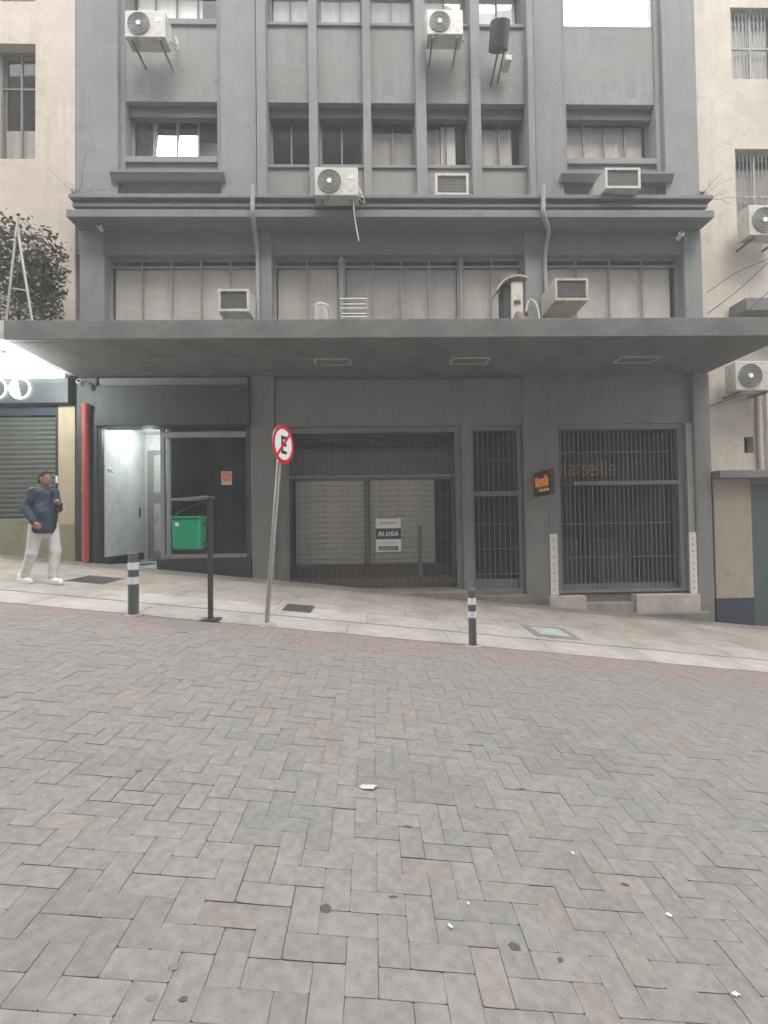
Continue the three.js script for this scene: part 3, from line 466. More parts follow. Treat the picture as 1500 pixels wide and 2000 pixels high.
// ------------------------------------------------------------ air conditioners
function windowAC(name, label, x, y, d, w = 0.66, h = 0.42, dep = 0.6, m = M.white) {
  const t = thing(name, label, 'air conditioner', [x, y, -d], 'window air conditioners on the facade');
  const f = 0.045;
  part('case', [bx(-w / 2, w / 2, h - f, h, 0, dep), bx(-w / 2, w / 2, 0, f, 0, dep), bx(-w / 2, -w / 2 + f, f, h - f, 0, dep), bx(w / 2 - f, w / 2, f, h - f, 0, dep)], m, t);
  const g = part('grille', bx(-w / 2 + f, w / 2 - f, f, h - f, 0.05, dep - 0.02), M.acGrille, t);
  for (let k = 0; k < 9; k++) part('fin', bx(-w / 2 + f, w / 2 - f, f + 0.02 + k * (h - 2 * f - 0.03) / 9, f + 0.03 + k * (h - 2 * f - 0.03) / 9, 0.03, 0.05), M.steel, g);
  return t;
}
windowAC('window_air_conditioner', 'white window air conditioner above the canopy left of the column', -2.64, 5.6, 9.35, 0.6, 0.44, 0.75);
windowAC('window_air_conditioner', 'small white window air conditioner above the cornice between two fins', 1.72, 8.08, 9.6, 0.68, 0.45, 0.5);
windowAC('window_air_conditioner', 'white window air conditioner under the third floor right window ledge', 5.14, 7.97 + 0.12, 9.4, 0.72, 0.42, 0.74);
windowAC('window_air_conditioner', 'beige window air conditioner above the canopy right of the column', 3.96, 5.72, 9.2, 0.66, 0.44, 1.0, M.acBeige);
part('bracket', [bx(-0.3, -0.26, -0.75, 0.0, 0.3, 0.34), bx(0.26, 0.3, -0.75, 0.0, 0.3, 0.34)], M.postDark, scene.getObjectByName('window_air_conditioner'));
function condenser(label, x, y, d, w = 0.82, h = 0.55, o = {}) {
  const t = thing('condenser_unit', label, 'air conditioner', [x, y, -d], 'fan condenser units'), dep = o.dep ?? 0.32;
  const body = part('case', bx(-w / 2, w / 2, 0, h, 0.0, dep, 0.02), o.m ?? M.white, t);
  const cx = -w / 2 + h * 0.47 + 0.02, R = h * 0.4;
  part('fan_recess', new THREE.CylinderGeometry(R, R, 0.012, 32).rotateX(Math.PI / 2).translate(cx, h / 2, 0.004), M.acGrille, t);
  const gr = part('fan_guard', join([0.35, 0.6, 0.82, 1].map(k => new THREE.TorusGeometry(R * k, 0.006, 5, 28).translate(cx, h / 2, 0.016).toNonIndexed()).concat([0, 1, 2, 3].map(k => rod([cx - R * Math.cos(k * Math.PI / 4), h / 2 - R * Math.sin(k * Math.PI / 4), 0.016], [cx + R * Math.cos(k * Math.PI / 4), h / 2 + R * Math.sin(k * Math.PI / 4), 0.016], 0.004, 5)))), M.steel, t);
  part('hub', new THREE.CylinderGeometry(R * 0.2, R * 0.2, 0.02, 16).rotateX(Math.PI / 2).translate(cx, h / 2, 0.02), M.whiteClean, gr);
  part('pipe', [tube([[w / 2 - 0.02, 0.16, -dep * 0.7], [w / 2 + 0.07, 0.13, -dep * 0.8], [w / 2 + 0.06, 0.3, -dep - 0.1], [w / 2 - 0.04, 0.62, -dep - 0.26]], 0.014, 7, 20), tube([[w / 2 - 0.02, 0.1, -dep * 0.6], [w / 2 + 0.1, 0.02, -dep * 0.8], [w / 2 + 0.09, 0.28, -dep - 0.1], [w / 2 - 0.01, 0.6, -dep - 0.26]], 0.009, 6, 20)], M.blindGrey, t);
  if (w > 0.7) part('badge', bx(w * 0.26, w * 0.42, h * 0.58, h * 0.74, -0.004, 0.0), M.alu, t);
  part('bracket', [bx(-w * 0.36, -w * 0.36 + 0.03, -0.05, -0.002, 0.02, o.reach ?? 0.7), bx(w * 0.33, w * 0.33 + 0.03, -0.05, -0.002, 0.02, o.reach ?? 0.66)], M.frame, t);
  return t;
}
{
  const c = condenser('white fan condenser on brackets in the middle of the cornice', -0.6, 7.79, 9.2, 0.84, 0.56, { reach: 0.35 });
  part('drain_hose', tube([[0.32, -0.02, -0.1], [0.33, -0.25, -0.08], [0.36, -0.5, -0.1], [0.42, -0.86, -0.06]], 0.011, 6, 24), M.white, c);
}
condenser('white fan condenser under the fourth floor left window', -4.4, 11.2, 9.5, 0.8, 0.55);
condenser('white fan condenser under the fourth floor window between fins', 1.62, 11.32, 9.5, 0.74, 0.52);
condenser('white fan condenser high on the cream building at the right edge', 8.5, 7.4, 9.85, 0.86, 0.66, { reach: 0.55 });
condenser('white fan condenser just below the canopy end on the cream building', 8.08, 4.1, 9.85, 0.82, 0.62, { reach: 0.55 });
{ // round black unit seen from below
  const t = thing('condenser_unit', 'dark rounded condenser with bracket beside the right-hand fin', 'air conditioner', [2.78, 11.3, -9.6], 'fan condenser units');
  part('case', new THREE.CylinderGeometry(0.2, 0.2, 0.45, 24).rotateX(0.5).translate(0, 0.2, -0.1), M.darkPlastic, t); part('bracket', [rod([0, 0, -0.1], [-0.1, -0.5, -0.5], 0.02), rod([0.12, 0, -0.1], [0.05, -0.45, -0.5], 0.02)], M.postDark, t);
  part('drip_tray', bx(0.12, 0.26, -0.3, -0.18, 0.1, 0.4, 0.02), M.white, t);
}
// ------------------------------------------------------------ clutter on top of the canopy
{
  let t = thing('plastic_bucket', 'white plastic bucket standing on the canopy edge', 'bucket', [-0.86, 4.78, -8.6]);
  part('body', new THREE.LatheGeometry([[0.01, 0], [0.115, 0], [0.13, 0.54], [0.138, 0.55], [0.138, 0.57], [0.122, 0.57], [0.108, 0.02], [0.01, 0.02]].map(p => new THREE.Vector2(...p)), 28), M.white, t);
  part('handle', tube([[-0.17, 0.38, 0.02], [-0.12, 0.54, 0.06], [0, 0.6, 0.08], [0.12, 0.54, 0.06], [0.17, 0.38, 0.02]], 0.012, 6, 24), M.white, t);
  t = thing('wire_rack', 'pale wire rack with three bars standing on the canopy', 'rack', [-0.3, 4.78, -9.4]);
  for (const x of [-0.26, 0.26]) for (const z of [-0.12, 0.12]) part('leg', rod([x, 0, z], [x, 1.02, z], 0.012, 6), M.frameLight, t);
  for (const y of [1.02, 0.83, 0.66]) part('shelf_bar', [rod([-0.26, y, 0.12], [0.26, y, 0.12], 0.016, 6), rod([-0.26, y, -0.12], [0.26, y, -0.12], 0.016, 6), rod([-0.26, y, -0.12], [-0.26, y, 0.12], 0.012, 6), rod([0.26, y, -0.12], [0.26, y, 0.12], 0.012, 6)], M.alu, t);
  t = thing('hooded_condenser', 'cream cabinet with dark side and arched hood on the canopy', 'air conditioner', [2.76, 4.78, -9.1]);
  part('case', bx(-0.03, 0.2, 0, 1.26, -0.02, 0.4, 0.02), mat('creamMetal', [0.74, 0.69, 0.58], { roughness: 0.5, map: texDirty }), t); part('side_grille', bx(-0.17, -0.032, 0, 1.2, 0.03, 0.4, 0.02), M.darkPlastic, t);
  { const s = new THREE.Shape(); s.absarc(0, 0, 0.46, Math.PI * 0.36, Math.PI * 0.88, false); s.absarc(0, 0, 0.43, Math.PI * 0.88, Math.PI * 0.36, true); part('hood', new THREE.ExtrudeGeometry(s, { depth: 0.5, bevelEnabled: false, curveSegments: 14 }).translate(0.1, 0.9, -0.42), M.acBeige, t); }
  part('valve', rod([0.02, 0.86, 0.03], [0.14, 0.86, 0.03], 0.035, 10), M.acGrille, t);
  t = thing('plastic_sack', 'dusty reddish sack lying before the cream cabinet', 'sack', [2.78, 4.68, -8.75]);
  { const g = new THREE.SphereGeometry(0.22, 20, 14); const p = g.attributes.position; for (let i = 0; i < p.count; i++) { const x = p.getX(i), y = p.getY(i), z = p.getZ(i), k = 1 + 0.12 * Math.sin(x * 21 + y * 13) + 0.08 * Math.sin(z * 33 + x * 9); p.setXYZ(i, x * k, Math.max(-0.22, y * k * 1.35), z * k * 0.8); } g.computeVertexNormals(); part('bag', g.translate(0, 0.28, 0), mat('sack', [0.2, 0.14, 0.12], { map: texDirty }), t); part('knot', rod([0.05, 0.5, 0], [0.12, 0.6, 0], 0.04, 7, 0.06), M.sack, t); }
  t = tag(part('garden_hose', tube([[2.95, 4.8, -8.9], [2.97, 5.4, -8.95], [3.05, 5.62, -8.95], [3.15, 5.5, -8.9], [3.2, 5.1, -8.88], [3.2, 4.8, -8.88]], 0.018, 7, 40), M.white, scene), 'pale looped hose beside the cream cabinet on the canopy', 'hose');
  t.name = numbered('garden_hose');
}
// soffit lights
[[-1.05, -0.36, 'recessed light frame in the canopy soffit at the end of the conduit'], [1.55, 2.28, 'recessed light frame in the middle of the canopy soffit'], [4.78, 5.55, 'recessed light frame in the canopy soffit above the right-hand shop']].forEach(([a, b, label]) => {
  const t = thing('soffit_light', label, 'light fixture', [(a + b) / 2, 4.537, -9.13], 'unlit canopy lights'), w = (b - a) / 2;
  part('frame', [bx(-w, w, -0.03, -0.002, -0.17, -0.14), bx(-w, w, -0.03, -0.002, 0.14, 0.17), bx(-w, -w + 0.03, -0.03, -0.002, -0.14, 0.14), bx(w - 0.03, w, -0.03, -0.002, -0.14, 0.14)], M.alu, t);
  part('diffuser', bx(-w + 0.03, w - 0.03, -0.02, -0.002, -0.14, 0.14), M.frame, t);
});
for (const [x, y, d, label] of [[-5.42, 7.5, 9.75, 'small white spot lamp under the left end of the cornice'], [6.5, 7.32, 9.75, 'small pale spot lamp under the right end of the cornice'], [-5.82, 4.33, 9.75, 'small white camera under the canopy above the red pipe']]) {
  const t = thing(label.includes('camera') ? 'security_camera' : 'spot_lamp', label, label.includes('camera') ? 'camera' : 'lamp', [x, y, -d]);
  part('body', new THREE.CylinderGeometry(0.055, 0.045, 0.14, 14).rotateX(1.2), M.white, t); part('arm', rod([0, 0, -0.03], [0, 0.09, -0.2], 0.014, 6), M.white, t); part('lens', new THREE.CylinderGeometry(0.035, 0.035, 0.01, 14).rotateX(1.2).translate(0, 0.028, 0.068), M.black, t);
}
// ------------------------------------------------------------ signs and prints
{
  const t = thing('projecting_sign', 'dark brown projecting sign with orange Marseille lettering', 'sign', [3.43, 1.93, -9.98]);
  const face = (g, w, h) => { g.fillStyle = '#241813'; g.fillRect(0, 0, w, h); g.fillStyle = '#e8882c'; g.textAlign = 'center'; g.textBaseline = 'middle'; g.save(); g.translate(w * 0.5, h * 0.42); g.scale(0.72, 1.25); g.font = 'bold 128px sans-serif'; g.fillText('Marseille', 0, 0); g.restore(); g.fillStyle = '#d9a878'; for (const [x, k, n] of [[190, 30, 1], [226, 22, 0], [252, 22, 0], [280, 22, 0], [322, 30, 1], [356, 22, 0], [398, 30, 1], [434, 22, 0], [460, 22, 0]]) g.fillRect(x, h * 0.86 - k, n ? 24 : 18, k); };
  const pm = print(512, 256, face, { roughness: 0.5 }); pm.emissive = new THREE.Color(1, 1, 1); pm.emissiveMap = pm.map; pm.emissiveIntensity = 0.11;
  part('box', bx(-0.04, 0.04, 0, 0.49, -0.97, -0.0, 0.01), mat('signBrown', [0.03, 0.02, 0.017], { roughness: 0.5 }), t);
  const a = part('face', new THREE.PlaneGeometry(0.93, 0.45), pm, t); a.rotation.y = -Math.PI / 2; a.position.set(-0.043, 0.245, 0.485);
  part('arm', bx(-0.015, 0.015, 0.47, 0.5, -0.01, 0.1), M.black, t);
}
{ // window lettering in dull red
  const t = thing('window_lettering', 'dull dark red shop name on the barred shop window', 'lettering', [4.62, 2.56, -10.285]);
  const c = document.createElement('canvas'); c.width = 1024; c.height = 320; const g = c.getContext('2d'); g.fillStyle = '#000'; g.fillRect(0, 0, 1024, 320); g.fillStyle = '#fff'; g.textAlign = 'center'; g.textBaseline = 'middle'; g.save(); g.translate(512, 170); g.scale(0.92, 1.2); g.font = '230px sans-serif'; g.fillText('Marseille', 0, 0); g.restore();
  const tx = new THREE.CanvasTexture(c);
  const p = part('film', new THREE.PlaneGeometry(1.62, 0.5), new THREE.MeshStandardMaterial({ color: new THREE.Color().setRGB(0.33, 0.13, 0.075), alphaMap: tx, transparent: true, roughness: 0.7 }), t);
}
{ // rental notice
  const t = thing('rental_notice', 'paper ALUGA rental notice taped to the shop shutter', 'notice', [0.34, 1.18, -10.235]);
  const m = print(384, 512, (g, w, h) => {
    g.fillStyle = '#d9d7d2'; g.fillRect(0, 0, w, h); g.fillStyle = '#8f8b84'; g.fillRect(40, 0, w - 80, 12);
    g.textAlign = 'center'; g.textBaseline = 'middle'; g.fillStyle = '#6d6f6e'; g.font = 'bold 58px sans-serif'; g.fillText('GUARIDA', w / 2, 75);
    g.fillStyle = '#3b3e44'; g.fillRect(0, 158, w, 166); g.fillStyle = '#e3e1de'; g.font = 'bold 96px sans-serif'; g.fillText('ALUGA', w / 2, 243);
    g.fillStyle = '#b9b8b5'; for (let k = 0; k < 9; k++) g.fillRect(90 + k * 23, 368, 15, 24); g.fillStyle = '#3b3e44'; g.fillRect(42, 434, w - 84, 60); g.fillStyle = '#d9d7d2'; g.font = 'bold 34px sans-serif'; g.fillText('guarida.com.br', w / 2, 464);
  });
  const p = part('sheet', new THREE.BoxGeometry(0.53, 0.71, 0.004), [M.whiteClean, M.whiteClean, M.whiteClean, M.whiteClean, m, M.whiteClean], t);
}
for (const [x, y, w, txt, label, dd] of [[3.79, 0.51, 0.16, 7, 'white vertical lettered strip left of the barred shop window', 9.99], [6.72, 0.5, 0.15, 9, 'white vertical lettered strip right of the barred shop window', 9.95]]) {
  const m = print(96, 780, (g, W, H) => { g.fillStyle = '#cfcdca'; g.fillRect(0, 0, W, H); g.fillStyle = '#8d8b89'; for (let i = 0; i < txt; i++) { const y = 80 + i * (H - 150) / (txt - 1); g.fillRect(W / 2 - 14, y - 16, 8, 32); g.fillRect(W / 2 - 14, i % 2 ? y - 16 : y - 3, 28, 8); if (i % 3) g.fillRect(W / 2 + 6, y - 16, 8, 32); } });
  const t = thing('lettered_strip', label, 'sign', [x, y, -dd]); part('board', new THREE.BoxGeometry(w, 1.28, 0.016), [M.whiteClean, M.whiteClean, M.whiteClean, M.whiteClean, m, M.whiteClean], t).position.z = -0.006;
}
{
  const t = thing('door_sticker', 'orange square notice with circle on the dark entrance glass', 'sticker', [-3.04, 2.42, -10.15]);
  const m = print(128, 160, (g, w, h) => { g.fillStyle = '#d99a78'; g.fillRect(0, 0, w, h); g.strokeStyle = '#9c5b48'; g.lineWidth = 10; g.beginPath(); g.arc(64, 66, 40, 0, 7); g.stroke(); g.beginPath(); g.moveTo(38, 96); g.lineTo(92, 38); g.stroke(); g.fillStyle = '#c7b4a2'; g.fillRect(8, 122, 112, 30); });
  part('sheet', new THREE.BoxGeometry(0.22, 0.29, 0.004), [M.whiteClean, M.whiteClean, M.whiteClean, M.whiteClean, m, M.whiteClean], t);
  const n = thing('house_number', 'dark house number on the white lobby wall', 'number', [-5.596, 2.62, -10.42]);
  const nm = print(128, 128, (g, w, h) => { g.fillStyle = '#e4e5e5'; g.fillRect(0, 0, w, h); g.fillStyle = '#33373a'; g.font = 'bold 96px sans-serif'; g.textAlign = 'center'; g.textBaseline = 'middle'; g.fillText('95', w / 2, h / 2); });
  const p = part('plate', new THREE.BoxGeometry(0.004, 0.16, 0.3), [nm, M.lobby, M.lobby, M.lobby, M.lobby, M.lobby], n);
}
// ------------------------------------------------------------ street furniture
{ // no-parking sign on a leaning pole
  const bxp = -1.365, t = thing('no_parking_sign', 'round red and white no parking sign on a leaning steel pole', 'sign', [bxp, groundY(bxp, 6.2), -6.2]);
  const top = [0.215, 2.44, 0.02];
  part('pole', [rod([0, 0, 0], top, 0.032, 16)], M.galv, t); part('footing', new THREE.CylinderGeometry(0.1, 0.13, 0.03, 16).translate(0, 0.008, 0), M.kerb, t);
  const m = print(512, 512, (g, w, h) => {
    g.fillStyle = '#e9e6e2'; g.fillRect(0, 0, w, h); g.fillStyle = '#1e1c1e'; g.textAlign = 'center'; g.textBaseline = 'middle'; g.font = 'bold 330px sans-serif'; g.fillText('E', w / 2 + 6, h / 2 + 10);
    g.strokeStyle = '#c11f2c'; g.lineWidth = 42; g.beginPath(); g.moveTo(w * 0.82, h * 0.18); g.lineTo(w * 0.18, h * 0.82); g.stroke(); g.lineWidth = 56; g.beginPath(); g.arc(w / 2, h / 2, w / 2 - 26, 0, 7); g.stroke();
  }, { roughness: 0.35 });
  const disc = new THREE.CylinderGeometry(0.25, 0.25, 0.006, 48).rotateX(Math.PI / 2);
  const uv = disc.attributes.uv, p = disc.attributes.position; for (let i = 0; i < p.count; i++) uv.setXY(i, p.getX(i) / 0.5 + 0.5, p.getY(i) / 0.5 + 0.5);
  const d = part('disc', disc, [M.galv, M.galv, M.galv], t); d.material = [M.galv, m, M.galv]; disc.clearGroups(); { const n = disc.attributes.normal, ix = disc.index.array, side = [], front = [], back = []; for (let i = 0; i < ix.length; i += 3) { const z = n.getZ(ix[i]); (z > 0.9 ? front : z < -0.9 ? back : side).push(ix[i], ix[i + 1], ix[i + 2]); } disc.setIndex([...side, ...front, ...back]); disc.addGroup(0, side.length, 0); disc.addGroup(side.length, front.length, 1); disc.addGroup(side.length + front.length, back.length, 2); }
  d.position.set(0.245, 2.29, 0.045); d.rotation.set(0, 1.19, 0); 
  part('clamp', [new THREE.TorusGeometry(0.036, 0.006, 6, 20).rotateX(Math.PI / 2).translate(0.197, 2.22, 0.02).toNonIndexed(), new THREE.TorusGeometry(0.036, 0.006, 6, 20).rotateX(Math.PI / 2).translate(0.21, 2.36, 0.02).toNonIndexed()], M.alu, t);
}
{ // litter bin
  const x = -2.06, t = thing('litter_bin', 'green litter bin hanging from a dark post with small roof', 'litter bin', [x, groundY(x, 6.17), -6.17]);
  part('post', bx(-0.028, 0.028, 0, 1.56, -0.028, 0.028, 0.006), M.postDark, t); part('base_plate', bx(-0.12, 0.12, 0.0, 0.014, -0.1, 0.1, 0.003), M.iron, t);
  { const s = new THREE.Shape(); s.moveTo(-0.52, 1.525); s.quadraticCurveTo(-0.25, 1.5, 0.0, 1.55); s.lineTo(0.0, 1.566); s.quadraticCurveTo(-0.25, 1.54, -0.52, 1.535); part('roof', metres(new THREE.ExtrudeGeometry(s, { depth: 0.34, bevelEnabled: false, curveSegments: 8 }).translate(0, 0, -0.19)), M.steel, t); }
  part('arm', [tube([[0, 1.5, 0], [-0.16, 1.48, 0], [-0.32, 1.4, 0], [-0.42, 1.34, 0]], 0.012, 6, 20), rod([-0.45, 1.325, 0], [0, 1.325, 0], 0.012, 6)], M.postDark, t);
  // tapered hollow box
  const wall = (w0, w1, d0, d1, y0, y1) => { const g = new RoundedBoxGeometry(1, 1, 1, 2, 0.08); const p = g.attributes.position; for (let i = 0; i < p.count; i++) { const k = p.getY(i) + 0.5; p.setXYZ(i, p.getX(i) * mix(w0, w1, k), mix(y0, y1, k), p.getZ(i) * mix(d0, d1, k)); } g.computeVertexNormals(); return g; };
  const b = part('bucket', wall(0.32, 0.35, 0.24, 0.27, 0.9, 1.29).translate(-0.26, 0, 0), M.binGreen, t);
  part('rim', [bx(-0.445, -0.075, 1.285, 1.31, -0.145, -0.115, 0.006), bx(-0.445, -0.075, 1.285, 1.31, 0.115, 0.145, 0.006), bx(-0.445, -0.415, 1.285, 1.31, -0.115, 0.115, 0.006), bx(-0.105, -0.075, 1.285, 1.31, -0.115, 0.115, 0.006)], M.binGreen, b);
  part('label', bx(-0.385, -0.34, 1.19, 1.235, -0.137, -0.131), M.whiteClean, b);
  part('hanger', [bx(-0.08, -0.02, 0.95, 0.98, -0.02, 0.02), bx(-0.08, -0.02, 1.2, 1.23, -0.02, 0.02)], M.postDark, t);
}
[[-2.99, 6.1, 0.78, 0.062, 'taller striped bollard left of the green litter bin'], [1.25, 6.1, 0.73, 0.05, 'slimmer striped bollard before the barred side gate']].forEach(([x, d, h, R, label]) => {
  const t = thing('bollard', label, 'bollard', [x, groundY(x, d) - 0.01, -d], 'striped bollards along the kerb');
  part('post', new THREE.LatheGeometry([[0.001, 0], [R, 0], [R, h - 0.012], [R - 0.012, h], [0.001, h + 0.004]].map(p => new THREE.Vector2(...p)), 28), M.bollard, t);
  for (const k of [0.56, 0.79]) part('reflective_band', new THREE.CylinderGeometry(R + 0.002, R + 0.002, h * 0.115, 28, 1, true).translate(0, h * k, 0), M.band, t);
  part('base_ring', new THREE.CylinderGeometry(R + 0.05, R + 0.06, 0.014, 28).translate(0, 0.014, 0), M.kerb, t);
});
// scraps on the road
[[-0.045, 2.632, 0.075, 0.115, [0.55, 0.46, 0.36], 'yellowish paper scrap lying on the pavers in mid street'], [0.896, 2.222, 0.03, 0.014, [0.7, 0.7, 0.68], 'small white scrap on the pavers right of centre'], [1.143, 1.895, 0.035, 0.02, [0.7, 0.7, 0.68], 'white scrap on the pavers near the right edge'], [1.166, 1.58, 0.034, 0.022, [0.72, 0.72, 0.7], 'nearest white scrap at the lower right corner'], [0.348, 1.871, 0.02, 0.012, [0.66, 0.66, 0.63], 'tiny white scrap beside a pinkish paver'], [0.261, 1.76, 0.03, 0.012, [0.68, 0.67, 0.64], 'thin white scrap left of the black blot']].forEach(([x, d, w, l, c, label]) => {
  const g = new THREE.PlaneGeometry(w * 0.7, l * 0.7, 3, 3).rotateX(-Math.PI / 2), p = g.attributes.position; for (let i = 0; i < p.count; i++) p.setXYZ(i, p.getX(i) + rr(-0.15, 0.15) * w, 0.003 + rr(0, 0.004), p.getZ(i) + rr(-0.15, 0.15) * l); g.computeVertexNormals();
  const o = tag(new THREE.Mesh(g, new THREE.MeshStandardMaterial({ color: new THREE.Color().setRGB(...c), roughness: 0.8 })), label, 'paper scrap', 'scraps on the road'); o.name = numbered('paper_scrap'); o.position.set(x, groundY(x, d) + 0.002, -d); o.rotation.set(0, rr(0, 3), -TILT); scene.add(o);
});
// ------------------------------------------------------------ plants
function leaves(n, at, size, seedMat) {
  const pos = [], tint = [], v = new THREE.Vector3(), q = new THREE.Quaternion(), e = new THREE.Euler();
  for (let k = 0; k < n; k++) { const c = at(); if (!c) continue; e.set(rr(-1.2, 1.2), rr(0, 6.28), rr(-1.2, 1.2)); q.setFromEuler(e); const s = size * rr(0.6, 1.3), L = [[0, 0, -s], [s * 0.42, 0.1 * s, 0], [0, 0, s], [-s * 0.42, 0.1 * s, 0]].map(p => v.set(...p).applyQuaternion(q).add(c).toArray()); pos.push(...L[0], ...L[1], ...L[2], ...L[0], ...L[2], ...L[3]); const a = rr(0.55, 1.5), b = rr(0, 1); for (let q = 0; q < 6; q++) tint.push(a * mix(1, 1.35, b), a, a * mix(1, 0.8, b)); }
  const g = new THREE.BufferGeometry(); g.setAttribute('position', new THREE.Float32BufferAttribute(pos, 3)); g.setAttribute('color', new THREE.Float32BufferAttribute(tint, 3)); g.computeVertexNormals(); return g;
}
const leafMat = new THREE.MeshPhysicalMaterial({ color: new THREE.Color().setRGB(0.075, 0.088, 0.072), roughness: 0.8, side: THREE.DoubleSide, vertexColors: true });
{
  const t = thing('shrub', 'dark overgrown shrub on the canopy at the left edge', 'shrub', [-6.9, 4.87, -9.3]);
  const lobes = [[-0.6, 1.95, 0, 0.75, 0.75], [0.15, 1.85, 0.1, 0.6, 0.75], [0.8, 1.5, 0.15, 0.42, 0.75], [-0.1, 0.95, 0.2, 0.75, 0.75], [0.7, 0.8, 0.15, 0.4, 0.6], [-1.3, 1.5, 0, 0.7, 1.0], [0.45, 1.3, 0.1, 0.6, 0.7]];
  part('crown', leaves(5200, () => { const l = lobes[Math.floor(rnd() * lobes.length)], a = rr(0, 6.28), b = Math.acos(rr(-1, 1)), k = Math.cbrt(rnd()) * rr(0.8, 1.12); return new THREE.Vector3(l[0] + l[3] * k * Math.sin(b) * Math.cos(a), Math.max(0.05, l[1] + l[4] * k * Math.cos(b)), l[2] + 0.35 * k * Math.sin(b) * Math.sin(a)); }, 0.055), leafMat, t);
  part('stem', [rod([-0.4, 0, 0], [-0.5, 1.4, 0], 0.04, 7, 0.02), rod([0.2, 0, 0.05], [0.3, 1.4, 0.1], 0.04, 7, 0.02), rod([0.6, 0, 0.1], [0.8, 1.1, 0.1], 0.03, 7, 0.015)], M.postDark, t);
  const f = thing('pole_frame', 'pale metal A frame standing before the dark shrub', 'frame', [-6.35, 4.87, -8.75]);
  part('leg', rod([-0.22, 0, 0], [0.02, 2.2, 0], 0.022, 7), M.galv, f); part('leg', rod([0.32, 0, 0], [0.02, 1.9, 0], 0.022, 7), M.galv, f); part('bracket', rod([0.0, 1.82, 0], [0.03, 2.0, 0], 0.04, 8), M.galv, f); part('cross_bar', rod([-0.12, 0.9, 0], [0.18, 0.85, 0], 0.012, 6), M.galv, f);
  const twig = (p, dir, len, list, depth) => { const q = [p[0] + dir[0] * len, p[1] + dir[1] * len, p[2] + dir[2] * len]; const m = [mix(p[0], q[0], 0.5), mix(p[1], q[1], 0.5) + len * 0.12, mix(p[2], q[2], 0.5)]; list.push(tube([p, m, q], 0.0025 + 0.0012 * depth, 5, 6)); if (depth) for (let k = 0; k < 2; k++) twig(q, [dir[0] + rr(-0.6, 0.6), dir[1] + rr(-0.5, 0.4), dir[2] + rr(-0.4, 0.4)], len * rr(0.5, 0.8), list, depth - 1); };
  for (const [x, y, d, dirs, label] of [[7.0, 8.08, 9.75, [[0.7, 0.7, 0.1], [1, 0.25, 0.1], [0.4, 0.9, 0.2], [1, -0.1, 0.2]], 'wiry weed sprouting from the right end of the cornice'], [-5.9, 8.08, 9.75, [[-0.6, 0.8, 0], [0.3, 0.9, 0], [0.8, 0.5, 0]], 'wiry weed sprouting from the left end of the cornice']]) {
    const w = thing('weed', label, 'plant', [x, y, -d], 'weeds on the cornice'), L = []; for (const q of dirs) twig([0, 0, 0], q, rr(0.25, 0.4), L, 2);
    part('stem', L, mat('twig', [0.16, 0.14, 0.11]), w); part('leaf_cluster', leaves(60, () => new THREE.Vector3(rr(-0.08, 0.08), rr(0, 0.18), rr(-0.06, 0.06)), 0.03), leafMat, w);
  }
}
